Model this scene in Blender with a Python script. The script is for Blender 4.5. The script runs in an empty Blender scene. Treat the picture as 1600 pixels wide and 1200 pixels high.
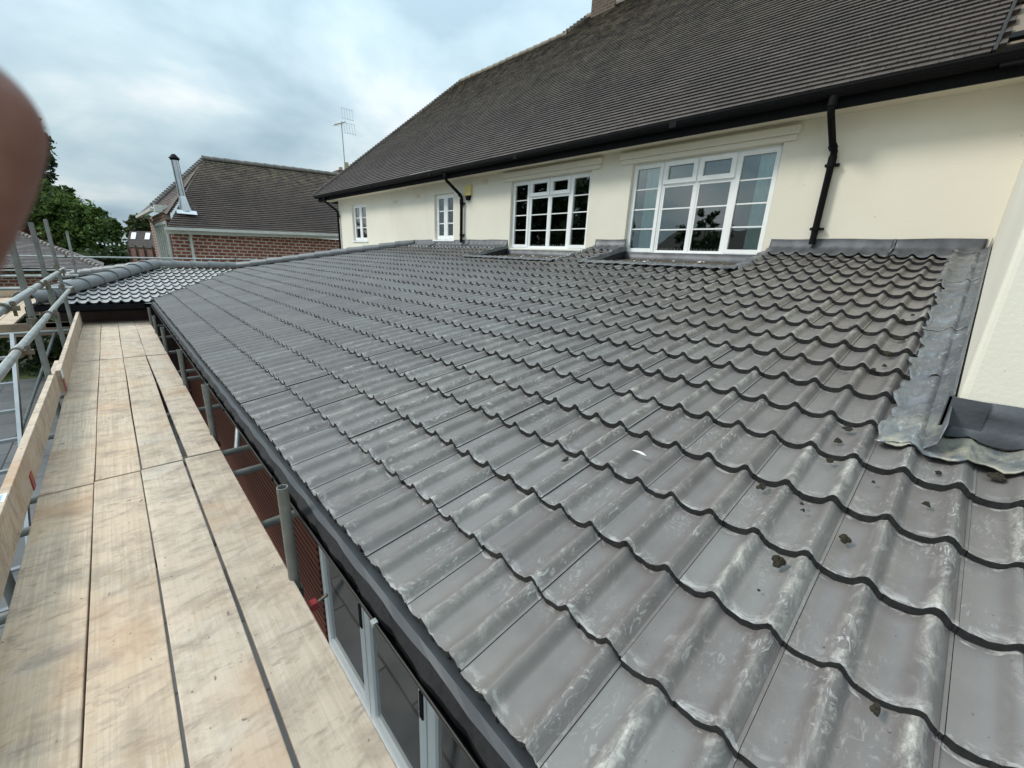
import bpy, math, random
import numpy as np
from mathutils import Vector, Matrix
random.seed(7); rng = np.random.default_rng(7)
R = math.radians
scene = bpy.context.scene
# ------------------------------------------------------------------ camera
FPX = 643.2; PITCH = 16.85; YAW = 43.87; ROLL = 2.65
_p, _y, _r = R(PITCH), R(YAW), R(ROLL)
FW = np.array([math.sin(_y)*math.cos(_p), math.cos(_y)*math.cos(_p), -math.sin(_p)])
_r0 = np.array([math.cos(_y), -math.sin(_y), 0.0]); _u0 = np.cross(_r0, FW)
RT = math.cos(_r)*_r0 + math.sin(_r)*_u0
UP = -math.sin(_r)*_r0 + math.cos(_r)*_u0
cd = bpy.data.cameras.new('camera'); cam = bpy.data.objects.new('camera', cd)
scene.collection.objects.link(cam)
cam.matrix_world = Matrix(((RT[0], UP[0], -FW[0], 0), (RT[1], UP[1], -FW[1], 0), (RT[2], UP[2], -FW[2], 0), (0, 0, 0, 1)))
cd.sensor_width = 36; cd.lens = FPX/1600*36; cd.clip_start = 0.01; cd.clip_end = 3000
cd.dof.use_dof = True; cd.dof.focus_distance = 4.0; cd.dof.aperture_fstop = 9
scene.camera = cam
# ------------------------------------------------------------------ world, sun, exposure
SUN_EL, SUN_AZ = 42, 314        # azimuth clockwise from +y
w = bpy.data.worlds.new('World'); scene.world = w; w.use_nodes = True
nt = w.node_tree; N = nt.nodes; L = nt.links; N.clear()
def wn(t, **k):
    n = N.new(t)
    for a, b in k.items(): setattr(n, a, b)
    return n
sky = wn('ShaderNodeTexSky', sky_type='NISHITA'); sky.sun_disc = False
sky.sun_elevation = R(SUN_EL); sky.sun_rotation = R(SUN_AZ); sky.air_density = 1.0; sky.dust_density = 1.5
tc = wn('ShaderNodeTexCoord'); sep = wn('ShaderNodeSeparateXYZ'); L.new(tc.outputs['Generated'], sep.inputs[0])
def wm(op, a, b=None, clamp=False):
    n = wn('ShaderNodeMath', operation=op, use_clamp=clamp)
    for i, q in enumerate((a, b)):
        if q is None: continue
        if isinstance(q, (int, float)): n.inputs[i].default_value = q
        else: L.new(q, n.inputs[i])
    return n.outputs[0]
zc = wm('ADD', wm('MAXIMUM', sep.outputs[2], 0.0), 0.42)
cx = wm('DIVIDE', sep.outputs[0], zc); cy = wm('DIVIDE', sep.outputs[1], zc)
cmb = wn('ShaderNodeCombineXYZ'); L.new(cx, cmb.inputs[0]); L.new(cy, cmb.inputs[1])
n1 = wn('ShaderNodeTexNoise'); L.new(cmb.outputs[0], n1.inputs['Vector'])
n1.inputs['Scale'].default_value = 1.9; n1.inputs['Detail'].default_value = 6; n1.inputs['Roughness'].default_value = .5; n1.inputs['Distortion'].default_value = .25
n2 = wn('ShaderNodeTexNoise'); L.new(cmb.outputs[0], n2.inputs['Vector'])
n2.inputs['Scale'].default_value = .55; n2.inputs['Detail'].default_value = 4
rmp = wn('ShaderNodeValToRGB'); L.new(n1.outputs['Fac'], rmp.inputs[0])
e = rmp.color_ramp.elements; e[0].position = .38; e[0].color = (.39, .53, .62, 1); e[1].position = .64; e[1].color = (.86, .92, .95, 1)
k = rmp.color_ramp.elements.new(.52); k.color = (.56, .71, .78, 1)
# an overcast sky is far brighter overhead than near the horizon
zen = wm('MULTIPLY', wm('POWER', wm('MAXIMUM', sep.outputs[2], 0.0), 1.3), 1.35)
gain = wm('ADD', zen, 0.48)
cl = wn('ShaderNodeVectorMath', operation='SCALE'); L.new(rmp.outputs[0], cl.inputs[0]); L.new(gain, cl.inputs['Scale'])
sk = wn('ShaderNodeVectorMath', operation='SCALE'); L.new(sky.outputs[0], sk.inputs[0]); sk.inputs['Scale'].default_value = .10
cov = wn('ShaderNodeMapRange'); L.new(n2.outputs['Fac'], cov.inputs[0])
cov.inputs[1].default_value = .36; cov.inputs[2].default_value = .52; cov.inputs[3].default_value = .72; cov.inputs[4].default_value = 1.0
mx = wn('ShaderNodeMix', data_type='RGBA'); L.new(cov.outputs[0], mx.inputs[0]); L.new(sk.outputs[0], mx.inputs[6]); L.new(cl.outputs[0], mx.inputs[7])
bg = wn('ShaderNodeBackground'); bg.inputs[1].default_value = 1.0; L.new(mx.outputs[2], bg.inputs[0])
wo = wn('ShaderNodeOutputWorld'); L.new(bg.outputs[0], wo.inputs[0])
sd = bpy.data.lights.new('sun', 'SUN'); sd.energy = 1.5; sd.angle = R(13); sd.color = (1, .95, .87)
sun = bpy.data.objects.new('sun', sd); scene.collection.objects.link(sun)
_d = Vector((math.sin(R(SUN_AZ))*math.cos(R(SUN_EL)), math.cos(R(SUN_AZ))*math.cos(R(SUN_EL)), math.sin(R(SUN_EL))))
sun.rotation_euler = _d.to_track_quat('Z', 'Y').to_euler()
scene.view_settings.view_transform = 'Standard'; scene.view_settings.look = 'None'
scene.view_settings.exposure = 0.70; scene.view_settings.gamma = 1
# ------------------------------------------------------------------ helpers
def ray(x, y): return FW + (x-800)/FPX*RT - (y-600)/FPX*UP
def at(x, y, X=None, Y=None, Z=None, D=None):     # a measured photo point at a known wall, height or depth
    d = ray(x, y)
    if X is not None: return d*X/d[0]
    if Y is not None: return d*Y/d[1]
    if Z is not None: return d*Z/d[2]
    return d*D
PHI = R(13.07); TP = math.tan(PHI)
RX0, RZ0 = .513, -1.067
def zroof(x): return RZ0 + (x-RX0)*TP
def on_roof(px, py, off=0):
    n = np.array([-math.sin(PHI), 0, math.cos(PHI)]); d = ray(px, py)
    return d*((n @ np.array([RX0, 0, RZ0]) + off)/(n @ d))
ORG = {}
class MB:
    def __init__(s): s.v = []; s.f = []; s.m = []; s.a = []
    def add(s, vs, fs, m=0, a=0.0):
        b = len(s.v); s.v += [tuple(map(float, q)) for q in vs]
        for f in fs: s.f.append(tuple(b+i for i in f)); s.m.append(m); s.a.append(a)
    def box(s, lo, hi, m=0, a=0.0):
        x0, y0, z0 = lo; x1, y1, z1 = hi
        s.add([(x0,y0,z0),(x1,y0,z0),(x1,y1,z0),(x0,y1,z0),(x0,y0,z1),(x1,y0,z1),(x1,y1,z1),(x0,y1,z1)],
              [(0,3,2,1),(4,5,6,7),(0,1,5,4),(1,2,6,5),(2,3,7,6),(3,0,4,7)], m, a)
    def bar(s, p0, p1, wd, ht, upv=(0,0,1), m=0, a=0.0):
        p0 = np.array(p0, float); p1 = np.array(p1, float); t = p1-p0; t /= np.linalg.norm(t)
        sd_ = np.cross(t, upv); sd_ /= np.linalg.norm(sd_); uu = np.cross(sd_, t)
        vs = [p+sx*sd_*wd/2+sz*uu*ht/2 for p in (p0, p1) for sx, sz in ((-1,-1),(1,-1),(1,1),(-1,1))]
        s.add(vs, [(0,1,2,3),(7,6,5,4),(0,4,5,1),(1,5,6,2),(2,6,7,3),(3,7,4,0)], m, a)
    def tube(s, p0, p1, r, n=14, m=0, a=0.0, hollow=False, r1=None):
        p0 = np.array(p0, float); p1 = np.array(p1, float); t = p1-p0; t /= np.linalg.norm(t)
        h = np.array([1,0,0]) if abs(t[0]) < .8 else np.array([0,1,0])
        a1 = np.cross(t, h); a1 /= np.linalg.norm(a1); a2 = np.cross(t, a1)
        r1 = r if r1 is None else r1
        def ring(p, q): return [p+q*(math.cos(2*math.pi*i/n)*a1+math.sin(2*math.pi*i/n)*a2) for i in range(n)]
        vs = ring(p0, r)+ring(p1, r1); fs = [(i, (i+1) % n, n+(i+1) % n, n+i) for i in range(n)]
        if hollow:
            k_ = .8
            vs += ring(p0, r*k_)+ring(p1, r1*k_)
            fs += [(2*n+(i+1) % n, 2*n+i, 3*n+i, 3*n+(i+1) % n) for i in range(n)]
            fs += [(n+i, n+(i+1) % n, 3*n+(i+1) % n, 3*n+i) for i in range(n)]
            fs += [((i+1) % n, i, 2*n+i, 2*n+(i+1) % n) for i in range(n)]
        else: fs += [tuple(range(n))[::-1], tuple(range(n, 2*n))]
        s.add(vs, fs, m, a)
    def path(s, pts, r, n=12, m=0, a=0.0):
        pts = [np.array(p, float) for p in pts]; vs = []; fs = []
        t0 = pts[1]-pts[0]; h = np.array([1,0,0]) if abs(t0[0])/np.linalg.norm(t0) < .8 else np.array([0,1,0])
        for i, p in enumerate(pts):
            t = (pts[min(i+1, len(pts)-1)]-pts[max(i-1, 0)]); t /= np.linalg.norm(t)
            a1 = np.cross(t, h); a1 /= np.linalg.norm(a1); a2 = np.cross(t, a1)
            rr = r[i] if hasattr(r, '__len__') else r
            vs += [p+rr*(math.cos(2*math.pi*j/n)*a1+math.sin(2*math.pi*j/n)*a2) for j in range(n)]
        for i in range(len(pts)-1):
            for j in range(n): fs.append((i*n+j, i*n+(j+1) % n, (i+1)*n+(j+1) % n, (i+1)*n+j))
        fs += [tuple(range(n))[::-1], tuple((len(pts)-1)*n+j for j in range(n))]
        s.add(vs, fs, m, a)
    def prism(s, poly, vec, m=0, a=0.0):
        n = len(poly); poly = [np.array(p, float) for p in poly]; vec = np.array(vec, float)
        vs = poly+[p+vec for p in poly]
        s.add(vs, [tuple(range(n)), tuple(range(2*n-1, n-1, -1))]+[(i, n+i, n+(i+1) % n, (i+1) % n) for i in range(n)], m, a)
    def grid(s, P, m=0, a=0.0):
        nu, nv = len(P), len(P[0])
        s.add([q for r_ in P for q in r_], [(i*nv+j, (i+1)*nv+j, (i+1)*nv+j+1, i*nv+j+1) for i in range(nu-1) for j in range(nv-1)], m, a)
    def build(s, name, mats, parent=None, smooth=False, org=None):
        if not isinstance(mats, (list, tuple)): mats = [mats]
        me = bpy.data.meshes.new(name)
        po = ORG[parent.name] if parent else np.zeros(3)
        o_ = np.array(org, float) if org is not None else (po if parent else np.zeros(3))
        v = np.array(s.v)-o_
        me.from_pydata([tuple(q) for q in v], [], s.f)
        for mm in mats: me.materials.append(mm)
        me.polygons.foreach_set('material_index', s.m)
        at_ = me.attributes.new('tv', 'FLOAT', 'FACE'); at_.data.foreach_set('value', [float(q) for q in s.a])
        if smooth: me.polygons.foreach_set('use_smooth', [True]*len(s.f))
        me.update()
        o = bpy.data.objects.new(name, me); scene.collection.objects.link(o)
        if parent: o.parent = parent
        o.location = tuple(o_-po); ORG[o.name] = o_
        if smooth and smooth is not True:
            try:
                me.set_sharp_from_angle(angle=R(smooth))
            except Exception: pass
        return o
def tag(o, label=None, cat=None, group=None, kind=None):
    if label: o['label'] = label
    if cat: o['category'] = cat
    if group: o['group'] = group
    if kind: o['kind'] = kind
    return o
def empty(name, loc, label, cat, group=None):
    o = bpy.data.objects.new(name, None); scene.collection.objects.link(o); o.empty_display_size = .1
    o.location = tuple(map(float, loc)); ORG[o.name] = np.array(loc, float)
    return tag(o, label, cat, group)
def solidify(o, t, off=-1):
    md = o.modifiers.new('solid', 'SOLIDIFY'); md.thickness = t; md.offset = off
def bevel(o, wd, seg=2):
    md = o.modifiers.new('bevel', 'BEVEL'); md.width = wd; md.segments = seg; md.limit_method = 'ANGLE'; md.angle_limit = R(40)
# ------------------------------------------------------------------ materials
class Mat:
    def __init__(s, name, rough=.6, spec=.5, metal=0.0):
        s.m = bpy.data.materials.new(name); s.m.use_nodes = True; s.t = s.m.node_tree
        s.b = s.t.nodes['Principled BSDF']; s.b.inputs['Roughness'].default_value = rough
        s.b.inputs['Specular IOR Level'].default_value = spec; s.b.inputs['Metallic'].default_value = metal
        s.o = s.t.nodes.new('ShaderNodeTexCoord').outputs['Object']
        s.geo = None
    def n(s, t, **k):
        q = s.t.nodes.new(t)
        for a, b in k.items(): setattr(q, a, b)
        return q
    def l(s, a, b): s.t.links.new(a, b)
    def pos(s):
        if not s.geo: s.geo = s.n('ShaderNodeNewGeometry').outputs['Position']
        return s.geo
    def math(s, op, a, b=None, c=None, clamp=False):
        q = s.n('ShaderNodeMath', operation=op, use_clamp=clamp)
        for i, v in enumerate((a, b, c)):
            if v is None: continue
            if isinstance(v, (int, float)): q.inputs[i].default_value = v
            else: s.l(v, q.inputs[i])
        return q.outputs[0]
    def noise(s, scale, detail=4, rough=.55, vec=None, st=None, dist=0.0):
        q = s.n('ShaderNodeTexNoise'); q.inputs['Scale'].default_value = scale; q.inputs['Detail'].default_value = detail
        q.inputs['Roughness'].default_value = rough; q.inputs['Distortion'].default_value = dist
        v = vec if vec is not None else s.pos()
        if st:
            mp = s.n('ShaderNodeMapping'); mp.inputs['Scale'].default_value = st; s.l(v, mp.inputs['Vector']); v = mp.outputs[0]
        s.l(v, q.inputs['Vector']); return q.outputs['Fac']
    def rng(s, v, a, b, c=0.0, d=1.0, smooth=False):
        q = s.n('ShaderNodeMapRange', interpolation_type='SMOOTHSTEP' if smooth else 'LINEAR')
        s.l(v, q.inputs[0])
        for i, x in enumerate((a, b, c, d)): q.inputs[i+1].default_value = x
        return q.outputs[0]
    def ramp(s, v, stops):
        q = s.n('ShaderNodeValToRGB'); s.l(v, q.inputs[0]); el = q.color_ramp.elements
        while len(el) < len(stops): el.new(.5)
        for i, (p, c) in enumerate(stops): el[i].position = p; el[i].color = (*c, 1)
        return q.outputs[0]
    def mix(s, f, a, b, mode='MIX'):
        q = s.n('ShaderNodeMix', data_type='RGBA', blend_type=mode)
        for i, v in ((0, f), (6, a), (7, b)):
            if isinstance(v, (int, float)): q.inputs[i].default_value = v
            elif isinstance(v, tuple): q.inputs[i].default_value = (*v, 1)
            else: s.l(v, q.inputs[i])
        return q.outputs[2]
    def attr(s): return s.n('ShaderNodeAttribute', attribute_name='tv').outputs['Fac']
    def sep(s, v):
        q = s.n('ShaderNodeSeparateXYZ'); s.l(v, q.inputs[0]); return q.outputs
    def col(s, c):
        if isinstance(c, tuple): s.b.inputs['Base Color'].default_value = (*c, 1)
        else: s.l(c, s.b.inputs['Base Color'])
        return s
    def rough(s, v): s.l(v, s.b.inputs['Roughness']); return s
    def bump(s, h, st=.3, d=.01):
        q = s.n('ShaderNodeBump'); q.inputs['Strength'].default_value = st; q.inputs['Distance'].default_value = d
        s.l(h, q.inputs['Height']); s.l(q.outputs[0], s.b.inputs['Normal']); return s
def simple(name, c, rough=.6, var=.12, scale=6, metal=0.0, spec=.5, bump=0.0, grime=None):
    m = Mat(name, rough, spec, metal); nz = m.noise(scale, 5)
    lo = tuple(x*(1-var) for x in c); hi = tuple(min(1, x*(1+var)) for x in c)
    cc = m.mix(m.rng(nz, .3, .7), lo, hi)
    if grime: cc = m.mix(m.rng(m.noise(scale*.4, 6, .65), .55, .75, 0, .8), cc, grime)
    m.col(cc)
    if bump: m.bump(m.noise(scale*12, 4), .4, bump)
    return m.m
def mat_tile():
    m = Mat('grey_concrete_tile', .34, .5); p = m.pos(); X, Y, Z = m.sep(p)
    # roll position across the tile: 0..1 per half tile, roll in the last part
    u = m.math('FRACT', m.math('DIVIDE', m.math('SUBTRACT', 1.59+60*.15, Y), .15))
    roll = m.rng(u, .50, .66, 0, 1, True); roll2 = m.rng(u, .78, .92, 1, 0, True); rollm = m.math('MULTIPLY', roll, roll2)
    tv = m.attr()
    off = m.n('ShaderNodeCombineXYZ'); m.l(m.math('MULTIPLY', tv, 37.0), off.inputs[2]); m.l(m.math('MULTIPLY', tv, 11.0), off.inputs[1])
    va = m.n('ShaderNodeVectorMath', operation='ADD'); m.l(p, va.inputs[0]); m.l(off.outputs[0], va.inputs[1]); pv = va.outputs[0]
    base = m.mix(m.rng(m.noise(9, 5, .6, pv), .3, .7), (.128, .114, .109), (.163, .147, .140))
    base = m.mix(m.math('MULTIPLY', tv, .75), base, (.185, .178, .170))
    # pale lime bloom rubbed on the rolls
    bl = m.noise(9, 7, .68, pv, (.75, 1.5, 1), 1.2); blm = m.math('MULTIPLY', m.rng(bl, .47, .66), m.math('ADD', m.math('MULTIPLY', rollm, .85), .06))
    near = m.rng(m.math('ADD', Y, m.math('MULTIPLY', m.noise(.9, 3), -2.5)), .3, 4.2, 1, .08);
    vo = m.n('ShaderNodeTexVoronoi', feature='DISTANCE_TO_EDGE'); m.l(pv, vo.inputs['Vector']); vo.inputs['Scale'].default_value = 62; blm = m.math('MULTIPLY', blm, m.rng(vo.outputs['Distance'], .02, .14, .62, 1))
    base = m.mix(m.math('MULTIPLY', m.math('MULTIPLY', blm , m.math('MULTIPLY', near, m.rng(m.math('FRACT', m.math('MULTIPLY', tv, 91.0)), .15, .75, .12, 1.15))), .8), base, (.50, .47, .42))
    # brighter scuffs and drips
    sc = m.noise(26, 6, .72, pv, (.6, 1.2, 1), 2.4); big = m.rng(m.noise(3.3, 3, .5, pv), .46, .62)
    scm = m.math('MULTIPLY', m.math('MULTIPLY', m.rng(sc, .54, .64), big), m.math('ADD', m.math('MULTIPLY', rollm, .65), .3))
    base = m.mix(m.math('MULTIPLY', m.math('MULTIPLY', scm, near), .8), base, (.62, .61, .58))
    # pale bloom along the lower edge of each tile
    fs_ = m.math('FRACT', m.math('DIVIDE', m.math('SUBTRACT', X, .513-10*.31775), .31775))
    edge = m.math('MULTIPLY', m.rng(fs_, .02, .16, 1, 0), m.rng(m.noise(22, 5, .7, pv, (1, .5, 1), 1.5), .50, .62))
    base = m.mix(m.math('MULTIPLY', m.math('MULTIPLY', edge, near), .5), base, (.60, .59, .57))
    # thin scratches across the tile
    ws = m.n('ShaderNodeTexWave', wave_type='BANDS', bands_direction='DIAGONAL'); m.l(pv, ws.inputs[0]); ws.inputs['Scale'].default_value = 2.3
    ws.inputs['Distortion'].default_value = 26; ws.inputs['Detail'].default_value = 3; ws.inputs['Detail Scale'].default_value = 1.4
    scr = m.math('MULTIPLY', m.rng(ws.outputs['Fac'], .985, 1.0), m.rng(m.noise(2.6, 3, .5, pv), .52, .62))
    base = m.mix(m.math('MULTIPLY', scr, 0.0), base, (.5, .49, .47))
    # dark grit specks
    gr = m.noise(75, 2, .6); base = m.mix(m.rng(gr, .70, .75, 0, .7), base, (.035, .032, .028))
    base = m.mix(m.rng(m.noise(1.1, 4, .6), .5, .75, 0, .28), base, (.26, .245, .21))
    m.col(base); m.rough(m.rng(m.noise(14, 4), .3, .7, .27, .46)); m.bump(m.noise(140, 4), .12, .003); return m.m
def mat_board():
    m = Mat('worn_scaffold_plank', .78, .25); p = m.pos(); tv = m.attr()
    off = m.n('ShaderNodeCombineXYZ'); m.l(m.math('MULTIPLY', tv, 53.0), off.inputs[2]); m.l(m.math('MULTIPLY', tv, 17.0), off.inputs[1])
    va = m.n('ShaderNodeVectorMath', operation='ADD'); m.l(p, va.inputs[0]); m.l(off.outputs[0], va.inputs[1]); v = va.outputs[0]
    g = m.noise(1, 7, .66, v, (95, 2.2, 60), .5)
    c = m.mix(m.rng(g, .34, .66), (.40, .315, .225), (.585, .485, .38))
    c = m.mix(m.rng(m.noise(1.6, 3, .5, v), .35, .65, 0, .6), c, (.56, .41, .285))
    c = m.mix(m.math('MULTIPLY', m.rng(m.math('FRACT', m.math('MULTIPLY', tv, 7.3)), .3, 1.0), .45), c, (.58, .49, .41))
    # growth-ring swirls
    wv = m.n('ShaderNodeTexWave', wave_type='RINGS', rings_direction='Y'); mp = m.n('ShaderNodeMapping'); mp.inputs['Scale'].default_value = (9, .55, 9); m.l(v, mp.inputs['Vector']); m.l(mp.outputs[0], wv.inputs[0])
    wv.inputs['Scale'].default_value = 1.6; wv.inputs['Distortion'].default_value = 7; wv.inputs['Detail'].default_value = 3
    c = m.mix(m.rng(wv.outputs['Fac'], .55, 1.0, 0, .22), c, (.36, .27, .18))
    # sawn edges and trodden-in grey mud, smeared across the grain
    d = m.noise(4.2, 8, .68, v, (1.1, 2.0, 1), .5); c = m.mix(m.rng(d, .46, .68, 0, .72), c, (.25, .195, .155))
    d1 = m.noise(12, 7, .72, v, (.8, 1.6, 1), .5); c = m.mix(m.rng(d1, .54, .68, 0, .62), c, (.22, .175, .14))
    d2 = m.noise(1.3, 5, .6, v, None, .5); c = m.mix(m.rng(d2, .55, .72, 0, .6), c, (.42, .25, .14))
    d3 = m.noise(2.1, 5, .6, v, (1, 1.6, 1), 1); c = m.mix(m.rng(d3, .56, .70, 0, .35), c, (.47, .44, .40))
    k = m.noise(30, 3, .6, v, (1, .6, 1)); c = m.mix(m.rng(k, .68, .73, 0, .8), c, (.13, .085, .06))
    m.col(c); h = m.math('ADD', m.math('MULTIPLY', g, .6), m.math('MULTIPLY', d1, .8)); m.bump(h, .35, .004); return m.m
def mat_render():
    m = Mat('cream_painted_render', .8, .2); p = m.pos()
    c = m.mix(m.rng(m.noise(.8, 5, .6), .3, .7), (.725, .68, .575), (.785, .745, .64))
    st = m.noise(2.2, 6, .6, None, (1, 1, .25)); c = m.mix(m.rng(st, .60, .82, 0, .42), c, (.56, .52, .37))
    sp = m.noise(19, 3, .5); c = m.mix(m.rng(sp, .735, .77, 0, .5), c, (.38, .34, .26))
    m.col(c); m.bump(m.noise(55, 5, .6), .25, .006); return m.m
def mat_plain(name, c0, c1, lich, lz0, lz1):
    m = Mat(name, .75, .3); tv = m.attr(); X, Y, Z = m.sep(m.pos())
    c = m.mix(tv, c0, c1); c = m.mix(m.rng(m.noise(30, 5, .65), .35, .7, 0, .5), c, tuple(q*1.5 for q in c1))
    c = m.mix(m.rng(m.noise(.9, 5, .6), .45, .7, 0, .45), c, tuple(q*.6 for q in c0))
    lm = m.math('MULTIPLY', m.rng(Z, lz0, lz1), m.rng(m.noise(3.2, 8, .78), .42, .66))
    c = m.mix(m.math('MULTIPLY', lm, .85), c, lich)
    c = m.mix(m.rng(m.noise(16, 3, .6), .70, .76, 0, .8), c, (.42, .41, .38))
    m.col(c); m.bump(m.noise(60, 4), .3, .004); return m.m
def mat_lead():
    m = Mat('weathered_lead_sheet', .45, .5, .35); p = m.pos()
    c = m.mix(m.rng(m.noise(4, 6, .65, None, None, 1.0), .32, .66), (.105, .112, .12), (.20, .205, .21))
    c = m.mix(m.rng(m.noise(12, 6, .7, None, (1, 2.4, 1), 2), .56, .70, 0, .7), c, (.58, .58, .57))
    X, Y, Z = m.sep(p)
    moss = m.math('MULTIPLY', m.rng(X, 2.62, 2.26), m.rng(m.noise(7, 5, .6), .44, .58)); moss = m.math('MULTIPLY', moss, m.rng(X, 5, 4.5))
    c = m.mix(m.math('MULTIPLY', moss, .75), c, (.34, .32, .23))
    m.col(c); m.rough(m.rng(m.noise(7, 4), .3, .7, .3, .55)); m.l(m.math('SUBTRACT', .35, m.math('MULTIPLY', moss, .34)), m.b.inputs['Metallic'])
    m.bump(m.noise(9, 4, .5, None, None, 1.5), .5, .012); return m.m
def mat_brick(name, c1, c2, mort, bw, bh, axis='xz', mw=.10):
    m = Mat(name, .85, .2); X, Y, Z = m.sep(m.pos()); cb = m.n('ShaderNodeCombineXYZ')
    m.l(X if axis == 'xz' else Y, cb.inputs[0]); m.l(Z, cb.inputs[1])
    b = m.n('ShaderNodeTexBrick'); m.l(cb.outputs[0], b.inputs['Vector']); b.inputs['Scale'].default_value = 1
    b.inputs['Brick Width'].default_value = bw; b.inputs['Row Height'].default_value = bh; b.inputs['Mortar Size'].default_value = bh*mw; b.inputs['Mortar Smooth'].default_value = .2
    b.inputs['Color1'].default_value = (*c1, 1); b.inputs['Color2'].default_value = (*c2, 1); b.inputs['Mortar'].default_value = (*mort, 1)
    b.inputs['Bias'].default_value = -.2
    c = m.mix(m.rng(m.noise(3, 5, .6), .4, .7, 0, .45), b.outputs['Color'], tuple(q*.55 for q in c1)); m.col(c)
    m.bump(b.outputs['Fac'], -.5, .01); return m.m
def mat_glass(name, tint=(.82, .88, .87), refl=.10):
    m = bpy.data.materials.new(name); m.use_nodes = True; t = m.node_tree; t.nodes.clear()
    o = t.nodes.new('ShaderNodeOutputMaterial'); g = t.nodes.new('ShaderNodeBsdfGlossy'); g.inputs['Roughness'].default_value = .01
    tr = t.nodes.new('ShaderNodeBsdfTransparent'); tr.inputs[0].default_value = (*tint, 1)
    f = t.nodes.new('ShaderNodeFresnel'); f.inputs[0].default_value = 1.5
    ad = t.nodes.new('ShaderNodeMath'); ad.operation = 'MULTIPLY_ADD'; ad.use_clamp = True; ad.inputs[1].default_value = 1.7; ad.inputs[2].default_value = refl
    x = t.nodes.new('ShaderNodeMixShader'); t.links.new(f.outputs[0], ad.inputs[0]); t.links.new(ad.outputs[0], x.inputs[0])
    t.links.new(tr.outputs[0], x.inputs[1]); t.links.new(g.outputs[0], x.inputs[2]); t.links.new(x.outputs[0], o.inputs[0])
    nz = t.nodes.new('ShaderNodeTexNoise'); nz.inputs['Scale'].default_value = 1.3; bp = t.nodes.new('ShaderNodeBump'); bp.inputs['Strength'].default_value = .06; bp.inputs['Distance'].default_value = .05
    gp = t.nodes.new('ShaderNodeNewGeometry'); t.links.new(gp.outputs['Position'], nz.inputs['Vector']); t.links.new(nz.outputs[0], bp.inputs['Height']); t.links.new(bp.outputs[0], g.inputs['Normal'])
    return m
def mat_leaf(name, c0, c1, c2):
    m = Mat(name, .55, .3); tv = m.attr(); c = m.ramp(tv, [(0, c0), (.55, c1), (1, c2)]); m.col(c)
    m.b.inputs['Subsurface Weight'].default_value = 0
    tr = m.n('ShaderNodeBsdfTranslucent'); m.l(c, tr.inputs[0]); ms = m.n('ShaderNodeMixShader'); ms.inputs[0].default_value = .3
    out = m.t.nodes['Material Output']; m.l(m.b.outputs[0], ms.inputs[1]); m.l(tr.outputs[0], ms.inputs[2]); m.l(ms.outputs[0], out.inputs[0]); return m.m
def mat_galv():
    m = Mat('galvanised_steel_tube', .42, .5, .55)
    c = m.mix(m.rng(m.noise(11, 5, .6), .3, .7), (.27, .283, .275), (.42, .435, .42))
    c = m.mix(m.rng(m.noise(2.0, 5, .6), .55, .72, 0, .6), c, (.30, .29, .22)); c = m.mix(m.rng(m.noise(38, 4, .6), .64, .72, 0, .55), c, (.20, .17, .13))
    m.col(c); m.rough(m.rng(m.noise(8, 4), .3, .7, .35, .6)); return m.m
M = {}
M['tile'] = mat_tile(); M['board'] = mat_board(); M['render'] = mat_render(); M['lead'] = mat_lead(); M['galv'] = mat_galv()
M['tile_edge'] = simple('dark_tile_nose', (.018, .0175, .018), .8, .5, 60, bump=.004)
M['ridge'] = simple('grey_ridge_tile', (.135, .14, .143), .5, .16, 4, grime=(.19, .185, .175))
M['plain'] = mat_plain('brown_plain_tile', (.050, .041, .038), (.080, .066, .059), (.27, .225, .16), 3.0, 6.0)
M['plain_far'] = mat_plain('purple_brown_plain_tile', (.058, .044, .039), (.086, .066, .058), (.30, .24, .15), 2.3, 4.3)
M['plain_left'] = mat_plain('grey_brown_plain_tile', (.11, .095, .095), (.17, .15, .145), (.3, .27, .22), .5, 3)
M['brick_far'] = mat_brick('red_brick_far', (.26, .085, .055), (.17, .055, .042), (.50, .42, .36), .33, .145, 'xz', .17)
M['brick_far_y'] = mat_brick('red_brick_far_side', (.26, .085, .055), (.17, .055, .042), (.46, .40, .34), .33, .145, 'yz', .17)
M['brick'] = mat_brick('red_brick', (.27, .095, .06), (.19, .065, .045), (.035, .02, .016), 4.0, .075, 'yz', .26)
M['brick_ch'] = mat_brick('dark_brick', (.13, .085, .06), (.08, .055, .045), (.16, .14, .12), .225, .075, 'yz', .14)
M['black'] = simple('black_plastic', (.008, .008, .009), .6, .2, 8, spec=.08)
M['gutter_in'] = simple('dirty_black_gutter', (.009, .008, .008), .45, .4, 40, grime=(.014, .011, .008), spec=.3)
M['felt'] = simple('black_felt_strip', (.007, .007, .008), .6, .5, 60, spec=.25, bump=.004)
M['galv_dark'] = simple('dull_grey_tube', (.175, .18, .165), .6, .25, 9, metal=.25, grime=(.13, .115, .085))
M['lead_dark'] = simple('dark_lead_sheet', (.085, .09, .10), .5, .4, 5, metal=.2, grime=(.17, .175, .18), bump=.004)
M['tile_sheen'] = simple('grey_tile_sky_sheen', (.36, .355, .35), .38, .16, 5, grime=(.26, .255, .25), spec=.4)  # wing roof tiles: glancing sky reflection put into a lighter base colour
M['eave_strip'] = simple('slate_blue_eaves_tray', (.024, .028, .032), .5, .2, 5)
M['white'] = simple('white_upvc', (.86, .87, .86), .3, .03, 5)
M['cream_trim'] = simple('cream_trim', (.70, .64, .50), .75, .06, 4)
M['alarm'] = simple('yellowed_plastic', (.62, .52, .22), .5, .06, 10)
M['curtain'] = simple('pale_curtain', (.80, .88, .86), .9, .08, 9)
M['room'] = simple('dim_room_wall', (.10, .095, .085), .9, .1, 2)
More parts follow.
